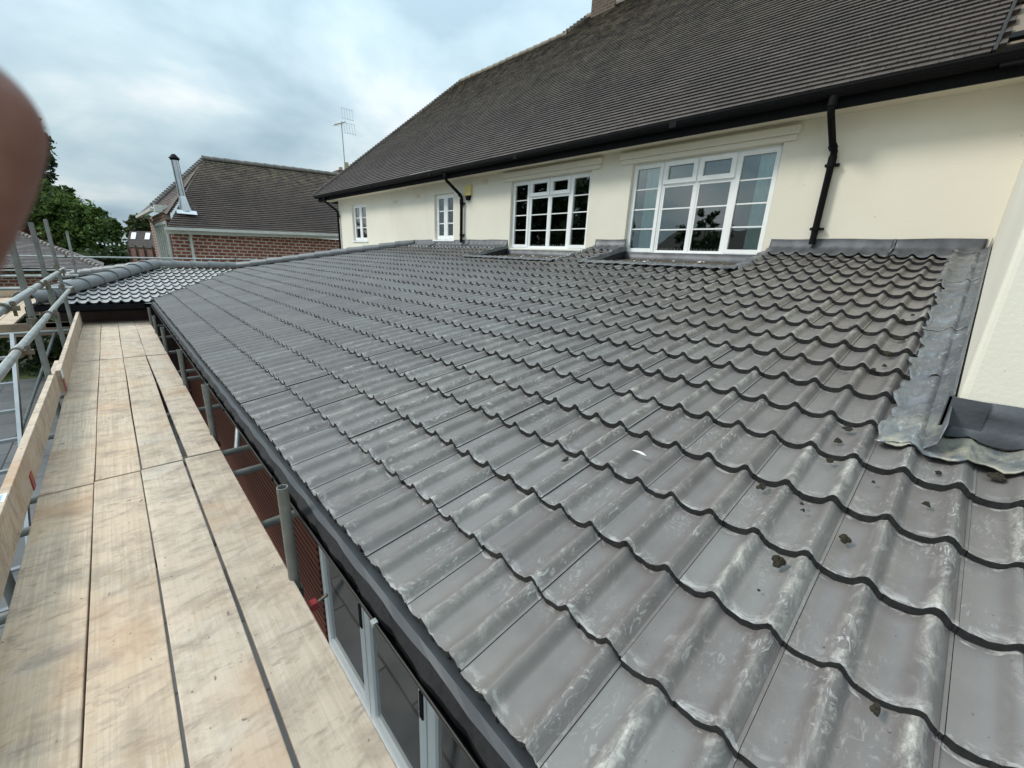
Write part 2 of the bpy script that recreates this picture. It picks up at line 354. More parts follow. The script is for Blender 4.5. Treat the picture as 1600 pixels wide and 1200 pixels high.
M['glass'] = mat_glass('window_glass', (.84, .92, .91), .10); M['glass_d'] = mat_glass('door_glass', (.35, .38, .38), .16)
M['coupler'] = simple('coupler_steel', (.16, .14, .11), .5, .35, 30, metal=.6, grime=(.22, .11, .05))
M['steel'] = simple('polished_flue_steel', (.50, .51, .52), .28, .08, 3, metal=1.0)
M['red'] = simple('red_band', (.30, .035, .035), .5, .2, 12)
M['sticker'] = simple('white_sticker', (.72, .75, .78), .5, .05, 10)
M['sticker_b'] = simple('blue_sticker_print', (.30, .45, .62), .5, .1, 40)
M['moss'] = simple('brown_moss', (.020, .016, .008), .95, .8, 120, bump=.012, grime=(.055, .03, .013))
M['leafdry'] = simple('pale_feather', (.66, .65, .62), .7, .1, 40)
M['brownfascia'] = simple('dark_brown_board', (.055, .030, .024), .6, .3, 4)
M['soffit'] = simple('taupe_soffit_panel', (.20, .165, .125), .7, .1, 3)
M['alu'] = simple('ladder_aluminium', (.34, .35, .36), .45, .1, 10, metal=.6)
M['bark'] = simple('bark', (.09, .065, .045), .9, .4, 8)
M['fence'] = simple('red_brown_fence', (.16, .075, .055), .8, .3, 3)
M['mortar'] = simple('pale_mortar_fillet', (.50, .49, .45), .85, .25, 9, bump=.01)
M['silt'] = simple('gutter_silt', (.085, .065, .042), .95, .5, 14, bump=.01)
M['trim_far'] = simple('weathered_white_trim', (.55, .54, .50), .5, .1, 4, grime=(.38, .36, .31))
M['skin'] = None
# ------------------------------------------------------------------ ground
GZ = -3.55
g = MB(); g.add([(-400, -400, GZ), (400, -400, GZ), (400, 900, GZ), (-400, 900, GZ)], [(0, 1, 2, 3)])
mg = Mat('rough_lawn', .9, .2); mg.col(mg.mix(mg.rng(mg.noise(3, 6, .6), .3, .7), (.035, .06, .018), (.075, .10, .035)))
tag(g.build('ground', mg.m), kind='structure')
pm = Mat('grey_patio_slabs', .6, .4); X, Y, Z = pm.sep(pm.pos()); cb = pm.n('ShaderNodeCombineXYZ'); pm.l(X, cb.inputs[1]); pm.l(Y, cb.inputs[0])
bk = pm.n('ShaderNodeTexBrick'); pm.l(cb.outputs[0], bk.inputs[0]); bk.inputs['Scale'].default_value = 1; bk.inputs['Brick Width'].default_value = .9; bk.inputs['Row Height'].default_value = .6
bk.inputs['Mortar Size'].default_value = .012; bk.inputs['Color1'].default_value = (.10, .105, .11, 1); bk.inputs['Color2'].default_value = (.155, .16, .165, 1); bk.inputs['Mortar'].default_value = (.02, .02, .02, 1)
pm.col(pm.mix(pm.rng(pm.noise(2, 6, .6), .35, .7, 0, .5), bk.outputs[0], (.07, .075, .075))); pm.rough(pm.rng(pm.noise(3, 4), .3, .7, .35, .7))
g = MB(); g.box((-7.0, -6, GZ-.1), (.86, 16, GZ+.02)); tag(g.build('patio', pm.m), kind='structure')

# ------------------------------------------------------------------ tile builders
def prof(u):      # concrete tile section, u across one tile (two pans, two rolls)
    u2 = (u*2) % 1.0; bead = .0028 if u > .972 else 0.0
    if u2 < .44: return -.0065*math.sin(math.pi*u2/.44)**.8-.002*(1-u2/.44)
    if u2 < .71: t = (u2-.44)/.27; return .034*(.5-.5*math.cos(math.pi*t))
    t = min(1, (u2-.71)/.285); return .034*(.5+.5*math.cos(math.pi*t))-.002*t+bead
US = [0, .06, .12, .18, .23, .265, .30, .33, .36, .385, .41, .435, .46, .485, .4999]
US = US[:-1] + [.4995] + [.5+q for q in US[:-2]] + [.9715, .9725, .99, .9999]
TW = .30; GA = .3262; LIP = .029
def pan_tiles(mb, O, U, S, Nn, i0, i1, j0, j1, clampf, skip=None):
    O, U, S, Nn = (np.array(q, float) for q in (O, U, S, Nn))
    for i in range(i0, i1):
        for j in range(j0, j1):
            if skip and skip(i, j): continue
            tv = random.random()**2*.9; dz = random.uniform(-.003, .003); ds = random.uniform(-.004, .004); tl = random.uniform(-.0025, .0025)
            rows = []
            for k, (sv, h) in enumerate(((0.0, 0.0), (GA*.5, -LIP*.5), (GA+.03, -LIP*1.09))):
                row = []
                for u in US:
                    q = O + U*((j+u*.996)*TW) + S*(i*GA+sv+ds) + Nn*(prof(u)-.031+h+dz+tl*u)
                    row.append(q)
                rows.append(row)
            rows[0] = [q + S*random.uniform(-.0022, .0022) + Nn*random.uniform(-.0008, .0008) for q in rows[0]]
            low = [q - Nn*(LIP+random.uniform(-.003, .002)) + S*random.uniform(-.002, .003) for q in rows[0]]
            allp = [low]+rows
            P, dead = clampf(i, j, allp)
            if dead: continue
            n = len(US); vs = [q for r_ in P for q in r_]
            fs = [(a*n+b, a*n+b+1, (a+1)*n+b+1, (a+1)*n+b) for a in (1, 2) for b in range(n-1)]
            mb.add(vs, fs, 0, tv)
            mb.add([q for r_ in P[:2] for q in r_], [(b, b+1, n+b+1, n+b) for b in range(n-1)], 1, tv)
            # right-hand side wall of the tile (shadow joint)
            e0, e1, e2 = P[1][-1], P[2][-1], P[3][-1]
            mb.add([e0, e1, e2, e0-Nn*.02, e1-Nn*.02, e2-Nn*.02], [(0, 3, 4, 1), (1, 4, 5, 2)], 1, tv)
def plain_tiles(mb, c00, c10, c11, c01, tw, ga, inside=None, lip=.016, jit=.003, m=0):
    c00, c10, c11, c01 = (np.array(q, float) for q in (c00, c10, c11, c01))
    nr = max(1, int(round(np.linalg.norm(c01-c00)/ga))); nc = max(1, int(round(np.linalg.norm(c10-c00)/tw)))
    nn = np.cross(c10-c00, c01-c00); nn /= np.linalg.norm(nn)
    if nn[2] < 0: nn = -nn
    def B(a, b): return (1-a)*(1-b)*c00+a*(1-b)*c10+a*b*c11+(1-a)*b*c01
    for r_ in range(nr):
        rw = random.uniform(-jit, jit)*.6
        for c in range(-1, nc+1):
            sh = .5*(r_ % 2)
            a0 = max(0, min(1, (c+sh+.012)/nc)); a1 = max(0, min(1, (c+sh+.988)/nc))
            if a1-a0 < .2/nc: continue
            b0 = r_/nr+(random.uniform(-jit, jit)+rw)/(nr*ga); b1 = min(1.0, (r_+1.25)/nr)
            if inside and not inside(B((a0+a1)/2, (r_+.5)/nr)): continue
            z = random.uniform(-jit, jit)*.5; zz = random.uniform(-jit, jit)*.6
            p0 = B(a0, b0)+nn*(lip+z); p1 = B(a1, b0)+nn*(lip+z+zz); q1 = B(a1, b1)+nn*.001; q0 = B(a0, b1)+nn*.001
            mb.add([p0, p1, q1, q0, p0-nn*(lip+.004), p1-nn*(lip+.004)], [(0, 1, 2, 3), (4, 5, 1, 0)], m, random.random())
def ridge_run(mb, p0, p1, ln=.44, r=.125, lift=.0, m=0, flat=.75):
    p0 = np.array(p0, float); p1 = np.array(p1, float); d = p1-p0; D = np.linalg.norm(d); t = d/D
    sd_ = np.cross(t, (0, 0, 1)); sd_ /= np.linalg.norm(sd_); uu = np.cross(sd_, t); n = max(1, int(round(D/ln)))
    for k in range(n):
        tv = random.random(); ro = random.uniform(-.004, .006); vs = []; K = 10
        for e, (s_, rr) in enumerate(((k/n, r*1.10), ((k+1)/n+.012, r*.97))):
            for q in range(K+1):
                an = -.5+(math.pi+1)*q/K; vs.append(p0+d*s_+sd_*rr*math.cos(an)+uu*(rr*math.sin(an)*flat+lift-.02+ro+(0 if e else .016)))
        for q in range(K+1): vs.append(vs[q]-uu*.03*math.sin(math.pi*q/K)-sd_*.03*math.cos(math.pi*q/K))
        fs = [(q, q+1, K+1+q+1, K+1+q) for q in range(K)]+[(q+1, q, 2*K+2+q, 2*K+3+q) for q in range(K)]
        mb.add(vs, fs, m, tv)
# ------------------------------------------------------------------ the extension (lean-to) building
ext = empty('house_extension', (3, 6, GZ), 'single storey extension with a long low roof of grey roll tiles', 'extension')
S = np.array([math.cos(PHI), 0, math.sin(PHI)]); NR = np.array([-math.sin(PHI), 0, math.cos(PHI)])
TR = [(1.86, 4.00), (4.64, 6.93)]      # y ranges of the box gutters before the big windows
TOWY = -.10; TOWX = 2.47; WX = 6.35; J = np.array([2.7, 14.3, zroof(2.7)])
def ymax(x): return 11.0+(x-.5)*1.5 if x < 2.7 else 14.3-(x-2.7)*(3.4/3.65)
def clamp_main(i, j, P):
    xa = RX0+i*GA*S[0]; yc = 1.59-(j+.5)*TW
    lo, hi = -1.75, 99
    if xa > 2.36: lo = TOWY-.02
    yt, yb = yc+TW/2, yc-TW/2
    if i >= 15:
        for a, b in TR:
            if yb >= a-.01 and yt <= b+.01: return P, True
            if yb < b and yt > b: lo = max(lo, b)
            if yb < a and yt > a: hi = min(hi, a)
    out = []; dead = True
    for r_ in P:
        row = []
        for q in r_:
            q = q.copy(); h2 = min(hi, ymax(q[0])); yy = min(max(q[1], lo), h2)
            if abs(yy-q[1]) < 1e-6: dead = False
            q[1] = yy; row.append(q)
        out.append(row)
    return out, dead
mb = MB(); pan_tiles(mb, (RX0, 1.59, RZ0), (0, -1, 0), S, NR, 0, 18, -45, 11, clamp_main)
# dark underlay just beneath
def rp(x, y, o=-.075): return (x, y, zroof(x)+o)
mb.add([rp(.53, -1.75), rp(.53, 11.0), rp(2.7, 14.2), rp(5.2, 11.9), rp(5.2, -.1), rp(2.4, -.1), rp(2.4, -1.75)], [(0, 6, 5, 4, 3, 2, 1)], 1)
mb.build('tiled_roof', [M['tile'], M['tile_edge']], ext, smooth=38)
# wing roof facing the scaffold
mb = MB(); wy0, wz0 = 11.02, -1.09; wl = math.hypot(14.3-wy0, J[2]-wz0); Sw = np.array([0, (14.3-wy0)/wl, (J[2]-wz0)/wl]); Nw = np.array([0, -Sw[2], Sw[1]])
WL, WR = -1.12, .84
def clamp_w(i, j, P):
    out = []; dead = True
    for r_ in P:
        row = []
        for q in r_:
            q = q.copy(); f = (q[1]-wy0)/(14.3-wy0); lo = WL+(WR-WL)*f; hi = .47+f*(2.75-.47); xx = min(max(q[0], lo), hi); 
            if abs(xx-q[0]) < 1e-6: dead = False
            q[0] = xx; row.append(q)
        out.append(row)
    return out, dead
pan_tiles(mb, (WL, wy0, wz0), (1, 0, 0), Sw, Nw, 0, 10, 0, 14, clamp_w)
mb.add([(WL, wy0, wz0-.08), (.5, wy0, wz0-.08), (2.7, 14.3, J[2]-.08), (WR, 14.3, J[2]-.08)], [(0, 1, 2, 3)], 1)
mb.add([(WL, wy0, wz0-.04), (WR, 14.3, J[2]-.04), (WL, 17.6, wz0-.04)], [(0, 1, 2)], 0)
mb.add([(WL, 17.6, wz0-.04), (WR, 14.3, J[2]-.04), (2.7, 14.3, J[2]-.04), (5.9, 17.6, wz0-.04)], [(0, 1, 2, 3)], 0)
mb.add([(2.7, 14.3, J[2]-.04), (6.4, 10.9, zroof(6.4)-.04), (6.4, 17.6, wz0-.04), (5.9, 17.6, wz0-.04)], [(0, 1, 2, 3)], 0)
mb.build('wing_roof', [M['tile_sheen'], M['tile_edge']], ext, smooth=38)
mb = MB(); ridge_run(mb, (WL-.05, wy0-.05, wz0+.06), (WR, 14.3, J[2]+.05), .42, .16); ridge_run(mb, (WL-.05, 17.6, wz0+.03), (WR, 14.3, J[2]+.04), .45, .15)
ridge_run(mb, (WR-.05, 14.3, J[2]+.04), (2.75, 14.3, J[2]+.04), .42, .13)
ridge_run(mb, (2.65, 14.32, J[2]+.03), (6.33, 10.9, zroof(6.33)+.03), .45, .13)
mb.build('ridge_tiles', M['ridge'], ext, smooth=40)
# valley lead
mb = MB(); a0 = np.array([.42, 10.95, -1.16]); a1 = J+np.array([0, 0, -.08])
mb.add([a0+(-.06, .05, .0), a0+(.06, -.05, .0), a1+(.1, -.08, -.02), a1+(-.14, 0, -.02)], [(0, 1, 2, 3)]); mb.build('valley_lead', M['lead'], ext)
# brick wall below the eaves, wing wall, soffit
mb = MB(); mb.box((.86, 3.16, GZ), (1.1, 11.35, -1.22)); mb.build('wall', M['brick'], ext)
mb = MB(); mb.box((.86, -2.5, GZ), (1.1, -1.0, -1.22)); mb.build('wall', M['brick'], ext)
mb = MB(); mb.box((-.85, 11.42, GZ), (1.1, 11.6, -1.2)); mb.box((-.85, 11.60, GZ), (-.65, 17.3, -1.2)); mb.build('wing_wall', M['brownfascia'], ext)
mb = MB(); mb.box((.532, -2.0, -1.26), (.555, 11.1, -1.15)); mb.box((.556, -2.0, -1.246), (.859, 11.4, -1.235)); mb.box((-1.0, 11.13, -1.30), (.53, 11.16, -1.13)); mb.build('fascia', M['black'], ext)
mb = MB(); mb.box((-1.05, 11.30, -1.58), (.5, 11.36, -1.50)); mb.build('bottom_board', M['brownfascia'], ext)
# eaves tray strip between tiles and gutter
mb = MB(); P = []
for k in range(0, 130):
    y = -1.9+k*.1; s_ = .004*math.sin(k*1.7)
    P.append([(.484+s_, y, -1.139), (.505, y, -1.131), (.56, y, -1.128)])
mb.grid(P)
mb.build('eaves_strip', M['eave_strip'], ext)
mb = MB(); P = []
for k in range(0, 260):
    y = -1.9+k*.05; s_ = .004*math.sin(k*.9)+.003*math.sin(k*2.3)
    P.append([(.470+s_, y, -1.215+s_), (.462+s_, y, -1.166), (.486, y, -1.1395)])
mb.grid(P); mb.build('felt_strip', M['felt'], ext)
def gutter(mb, y0, y1, x0, x1, zt, dp, wall=.005):
    cxg = (x0+x1)/2; rx = (x1-x0)/2; K = 14
    for rr, fl in ((1.0, 1), (1.0-wall/rx, -1)):
        for k in range(K):
            a = math.pi*k/K; b = math.pi*(k+1)/K
            pa = (cxg-rx*rr*math.cos(a), zt-dp*rr*math.sin(a)); pb = (cxg-rx*rr*math.cos(b), zt-dp*rr*math.sin(b))
            q = [(pa[0], y0, pa[1]), (pb[0], y0, pb[1]), (pb[0], y1, pb[1]), (pa[0], y1, pa[1])]
            mb.add(q if fl > 0 else q[::-1], [(0, 1, 2, 3)])
    mb.tube((x0+.001, y0, zt), (x0+.001, y1, zt), .004, 8)
mb = MB(); gutter(mb, -2.0, 10.95, .448, .53, -1.19, .062); go = mb.build('gutter', M['gutter_in'], ext)
for y in (1.07, 2.28, 3.6, 4.54, 5.6, 6.7, 7.8, 8.9, 9.9):
    b_ = MB(); b_.box((.437, y, -1.199), (.456, y+.022, -1.185)); b_.build('gutter_clip', M['galv'] if y < 2 else M['black'], go)
mb = MB()
for k in range(420):
    y = -1+11*random.random()**1.3; x = random.uniform(.474, .506); s_ = random.uniform(.0015, .005)
    mb.add([(x-s_, y, -1.244+s_*.4), (x, y-s_*1.8, -1.246), (x+s_, y, -1.243+s_*.3), (x, y+s_*1.8, -1.245)], [(0, 1, 2, 3)], random.choice((0, 0, 1)))
tag(mb.build('gutter_debris', [M['silt'], M['leafdry']], go), kind='stuff')
mb = MB(); mb.box((-1.2, 10.90, -1.24), (.36, 10.906, -1.155)); mb.box((-1.2, 10.90, -1.245), (.36, 11.01, -1.24)); mb.box((-1.2, 11.004, -1.24), (.36, 11.01, -1.16)); mb.build('wing_gutter', M['black'], ext)
# glazed doors under the eaves: posts at measured positions
mb = MB(); mb.box((.86, -1.0, -3.55), (.94, 3.16, -3.42)); mb.box((.86, -1.0, -1.36), (.94, 3.16, -1.24)); mb.build('door_frame', M['white'], ext)
for k, (a, b) in enumerate(((2.30, 3.15), (1.49, 2.28), (.68, 1.47), (-.13, .66), (-.98, -.15))):
    d = MB(); d.box((.875, a, -3.415), (.93, a+.075, -1.365)); d.box((.875, b-.075, -3.415), (.93, b, -1.365)); d.box((.876, a+.075, -3.414), (.929, b-.075, -3.30)); d.box((.876, a+.075, -1.45), (.929, b-.075, -1.366))
    do = d.build('door', M['white'], ext)
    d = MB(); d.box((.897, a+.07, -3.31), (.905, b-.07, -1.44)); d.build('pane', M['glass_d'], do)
    d = MB(); d.box((.866, a+.02, -2.55), (.8755, a+.055, -2.35)); d.build('handle', M['black'], do)
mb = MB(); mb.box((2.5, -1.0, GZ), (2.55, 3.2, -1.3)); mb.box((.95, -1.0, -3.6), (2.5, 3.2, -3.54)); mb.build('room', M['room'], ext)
# box gutters before the windows
for (a, b) in TR:
    mb = MB(); P = []
    for k in range(16):
        y = a+(b-a)*k/15; wv_ = .006*math.sin(y*42)+.004*math.sin(y*17)
        P.append([(5.15, y, zroof(5.15)-.004+wv_), (5.235+wv_, y, zroof(5.2)+.012+wv_), (5.30, y, -.03), (6.325, y, .085), (6.335, y, .20)])
    mb.grid(P)
    mb.add([(5.22, a, -.04), (6.42, a, -.04), (6.36, a, .27), (5.28, a, .01)], [(0, 1, 2, 3)], 1); mb.add([(5.22, b, -.04), (6.42, b, -.04), (6.36, b, .27), (5.28, b, .01)], [(3, 2, 1, 0)], 1)
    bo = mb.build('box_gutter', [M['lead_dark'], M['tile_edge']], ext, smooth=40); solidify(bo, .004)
    mb = MB()
    for k in range(700):
        y = random.uniform(a+.05, b-.05); x = random.triangular(5.32, 6.38, 5.4 if random.random() < .6 else 6.3); s_ = random.uniform(.01, .045); z = -.028+(x-5.3)*.112
        mb.add([(x-s_, y-s_*.4, z), (x+s_*.3, y-s_, z), (x+s_, y+s_*.5, z), (x-s_*.2, y+s_, z), (x, y, z+s_*.45)], [(0, 1, 4), (1, 2, 4), (2, 3, 4), (3, 0, 4)], (1 if random.random() < .06 else 0))
    tag(mb.build('gutter_silt', [M['silt'], M['leafdry']], bo), kind='stuff')
    mb = MB(); P = []
    for k in range(60):
        y = a-.05+(b-a+.1)*k/59; h = .02*max(0, math.sin((1.59-y)/.15*2*math.pi))+.006*random.random()
        P.append([(5.17-.05*random.random(), y, zroof(5.17)-.012+h*.6), (5.235, y, zroof(5.2)+.02+h*.5), (5.275, y, -.02)])
    mb.grid(P); mb.build('mortar_fillet', M['lead'], ext, smooth=True)
    # lead and mortar dressed over the cut tiles at each cheek
    for yy, sg in ((a, -1), (b, 1)):
        mb = MB(); P = []
        for k in range(22):
            x = 5.2+(6.34-5.2)*k/21; st = ((x-RX0)/S[0] % GA)/GA*LIP
            P.append([(x, yy-sg*.015, zroof(x)-.06), (x, yy, zroof(x)+.018-st+.006*random.random()), (x, yy+sg*(.06+.03*random.random()), zroof(x)+.012-st+.01*random.random()), (x, yy+sg*.1, zroof(x)-.02-st)])
        mb.grid(P); mb.build('cheek_flashing', M['lead'], ext, smooth=50)
def tile_h(y): 
    u = ((1.59-y)/TW) % 1.0
    return prof(u)-.031
# wall abutment lead: upstand plus apron dressed over the rolls
def wall_flash(y0, y1, z1=.40):
    n = max(2, int((y1-y0)/.025)); P = []
    for k in range(n+1):
        y = y0+(y1-y0)*k/n; xe = 6.10+.012*math.sin(y*9)+.01*math.sin(y*31)
        P.append([(WX-.012, y, z1+.004*math.sin(y*7)), (WX-.016, y, .325), (6.30, y, zroof(6.30)+.012+tile_h(y)*.25), (6.2, y, zroof(6.2)+.012+tile_h(y)*.7), (xe, y, zroof(xe)+.012+tile_h(y))])
    mb = MB(); mb.grid(P); o = mb.build('lead_flashing', M['lead_dark'], ext, smooth=60); solidify(o, .004); return o
for a, b in ((-.06, .62), (.63, 1.85), (4.01, 4.63), (6.94, 8.3), (8.31, 9.7), (9.71, 10.82)): wall_flash(a, b)
for y in (.625, 8.305, 9.705):
    mb = MB(); mb.box((WX-.024, y-.006, .30), (WX-.016, y+.008, .398))
    mb.bar((6.31, y, zroof(6.31)+.03), (6.12, y, zroof(6.12)+.012), .012, .012)
    mb.build('lead_welt', M['lead'], ext)
# side abutment lead along the tower and the apron round its foot
def side_flash(x0, x1, wv=.24):
    n = int((x1-x0)/.022); P = []
    for k in range(n+1):
        x = x0+(x1-x0)*k/n; st = (1-(((x-RX0)/S[0]) % GA)/GA)*LIP-LIP; rag = .012*math.sin(x*14)+.01*math.sin(x*37)
        row = [(x, TOWY+.012, zroof(x)+.115), (x, TOWY+.018, zroof(x)+.03)]
        for y in np.linspace(TOWY+.06, TOWY+wv+rag, 9): row.append((x, y, zroof(x)+st*.7+tile_h(y)*.75+.016+.004*math.sin(x*55+y*30)+.003*math.sin(y*90+x*12)))
        P.append(row)
    mb = MB(); mb.grid(P); o = mb.build('side_flashing', M['lead'], ext, smooth=60); solidify(o, .004); return o
side_flash(2.28, 3.85, .19); side_flash(3.80, 5.1, .21).location.z += .006; side_flash(5.05, 6.32, .26).location.z += .012
mb = MB(); P = []
for k in range(75):
    y = .09-k*.024; xe = 2.27+.02*math.sin(y*23+1)+.015*math.sin(y*51); row = []
    for x in np.linspace(xe, TOWX-.03 if y < TOWY+.02 else TOWX+.06, 10): row.append((x, y, zroof(x)-.012+tile_h(y)*.8+.018+.004*math.sin(x*40+y*61)))
    P.append(row)
mb.grid(P); o = mb.build('apron_flashing', M['lead'], ext, smooth=60); solidify(o, .005); o.location.z += .008
mb = MB(); P = []
for k in range(70):
    y = TOWY+.01-k*.024; P.append([(TOWX-.05, y, zroof(TOWX-.05)+tile_h(y)*.5+.02), (TOWX-.018, y, zroof(TOWX)+.035), (TOWX-.013, y, zroof(TOWX)+.09), (TOWX-.012, y, zroof(TOWX)+.15+.004*math.sin(y*17))])
mb.grid(P); o = mb.build('upstand_lead', M['lead_dark'], ext, smooth=60); solidify(o, .004)
mb = MB(); mb.box((TOWX-.022, TOWY-.09, zroof(TOWX)+.02), (TOWX-.014, TOWY+.03, zroof(TOWX)+.15)); mb.box((TOWX-.022, TOWY+.018, zroof(TOWX)+.02), (TOWX+.1, TOWY+.026, zroof(TOWX)+.155)); mb.build('corner_lead', M['lead_dark'], ext)

# ------------------------------------------------------------------ the cream house
hs = empty('cream_house', (WX+3, 8, GZ), 'two storey cream rendered house with a steep brown tiled roof and black gutters', 'house')
W2 = (1.94, 4.06, .185, 1.535); W1 = (4.855, 6.90, .225, 1.535)
Wn1 = (13.83*1.0, 14.92, .37, 1.53); Wn2 = (8.94, 9.80, .40, 1.49)
SOF = 1.74
def wall_open(mb, x, y0, y1, z0, z1, ops, dep=.10):
    ys = sorted({y0, y1, *[o[0] for o in ops], *[o[1] for o in ops]}); zs = sorted({z0, z1, *[o[2] for o in ops], *[o[3] for o in ops]})
    for a, b in zip(ys, ys[1:]):
        for c, d in zip(zs, zs[1:]):
            if any(o[0] <= a and b <= o[1] and o[2] <= c and d <= o[3] for o in ops): continue
            mb.add([(x, a, c), (x, b, c), (x, b, d), (x, a, d)], [(0, 3, 2, 1)])
    for a, b, c, d in ops:
        X2 = x+dep
        mb.add([(x,a,c),(x,b,c),(x,b,d),(x,a,d),(X2,a,c),(X2,b,c),(X2,b,d),(X2,a,d)], [(0,1,5,4),(1,2,6,5),(2,3,7,6),(3,0,4,7)])
mb = MB(); wall_open(mb, WX, TOWY, 16.05, GZ, SOF, [W2, W1, Wn1, Wn2])
mb.add([(WX, 16.05, GZ), (14.5, 16.05, GZ), (14.5, 16.05, SOF), (WX, 16.05, SOF)], [(0, 1, 2, 3)]); mb.build('wall', M['render'], hs)
mb = MB(); mb.box((TOWX, -4.5, GZ), (WX+.6, TOWY, 5.2)); tw_ = mb.build('tower_wall', M['render'], hs); bevel(tw_, .025, 3)
# lintel bands
for (a, b) in ((1.80, 4.27), (4.66, 7.12)):
    mb = MB(); mb.box((WX-.035, a, 1.535), (WX-.001, b, 1.605)); mb.box((WX-.07, a-.02, 1.605), (WX-.001, b+.02, 1.70)); o = mb.build('lintel_band', M['render'], hs); bevel(o, .015)
mb = MB(); mb.box((6.02, .0, SOF), (WX+.1, 17.0, SOF+.02)); mb.build('soffit', M['cream_trim'], hs)
mb = MB(); mb.box((5.995, .0, 1.705), (6.02, 17.0, 1.90)); mb.box((6.02, 17.0, 1.705), (11, 17.02, 1.90)); mb.build('fascia', M['black'], hs)
mb = MB(); GS = .055
for k in range(12):
    a = math.pi*k/11; b = math.pi*(k+1)/11
    if k == 11: break
    pa = (5.93-GS*1.15*math.cos(a), 1.875-GS*1.35*math.sin(a)); pb = (5.93-GS*1.15*math.cos(b), 1.875-GS*1.35*math.sin(b))
    mb.add([(pa[0], .0, pa[1]), (pb[0], .0, pb[1]), (pb[0], 17.05, pb[1]), (pa[0], 17.05, pa[1])], [(0, 1, 2, 3)])
mb.box((5.862, 0, 1.872), (5.874, 17.05, 1.884))
for y in (3.2, 6.3, 9.25, 12.4, 15.4): mb.box((5.858, y-.05, 1.80), (5.90, y+.05, 1.888))
gh = mb.build('gutter', M['black'], hs, smooth=50); solidify(gh, .004)
mb = MB(); mb.box((5.95, 9.3, 1.915), (5.99, 10.3, 1.945)); mb.build('white_strip', M['white'], hs)
# downpipes
PY = [at(1300, 165, X=5.93)[1], at(1302, 243, X=6.29)[1], at(696, 268, X=5.93)[1], at(721, 330, X=6.29)[1], at(507, 315, X=5.93)[1], at(529, 350, X=6.29)[1]]
def downpipe(y0, y1, z1, extra=None):
    mb = MB(); r = .036
    mb.path([(5.93, y0, 1.83), (5.93, y0, 1.70), (5.96, y0-.02*(y0-y1), 1.66), (6.25, y1+.02, 1.40), (6.29, y1, 1.35), (6.29, y1, z1)], r)
    mb.tube((5.93, y0, 1.72), (5.93, y0, 1.82), .045); mb.tube((6.29, y1, 1.22), (6.29, y1, 1.30), .043); mb.tube((6.235, y1+.018, 1.40), (6.268, y1+.008, 1.373), .044)
    o = mb.build('downpipe', M['black'], hs, smooth=40)
    for z in (1.19, z1+.16):
        b_ = MB(); b_.tube((6.29, y1, z), (6.29, y1, z+.035), .044); b_.box((6.285, y1-.075, z+.005), (WX, y1+.06, z+.03)); b_.build('pipe_bracket', M['black'], o)
downpipe(PY[0], PY[1], .335); downpipe(PY[2], PY[3], .33); downpipe(PY[4], PY[5], -.6)
# air bricks
for y, z in ((11.85, 1.44), (10.6, 1.50), (7.75, 1.60)):
    mb = MB(); mb.box((WX-.012, y-.10, z-.04), (WX-.001, y+.10, z+.05))
    for k in range(4): mb.box((WX-.018, y-.09, z-.03+k*.02), (WX-.012, y+.09, z-.02+k*.02))
    mb.build('air_brick', M['cream_trim'], hs)
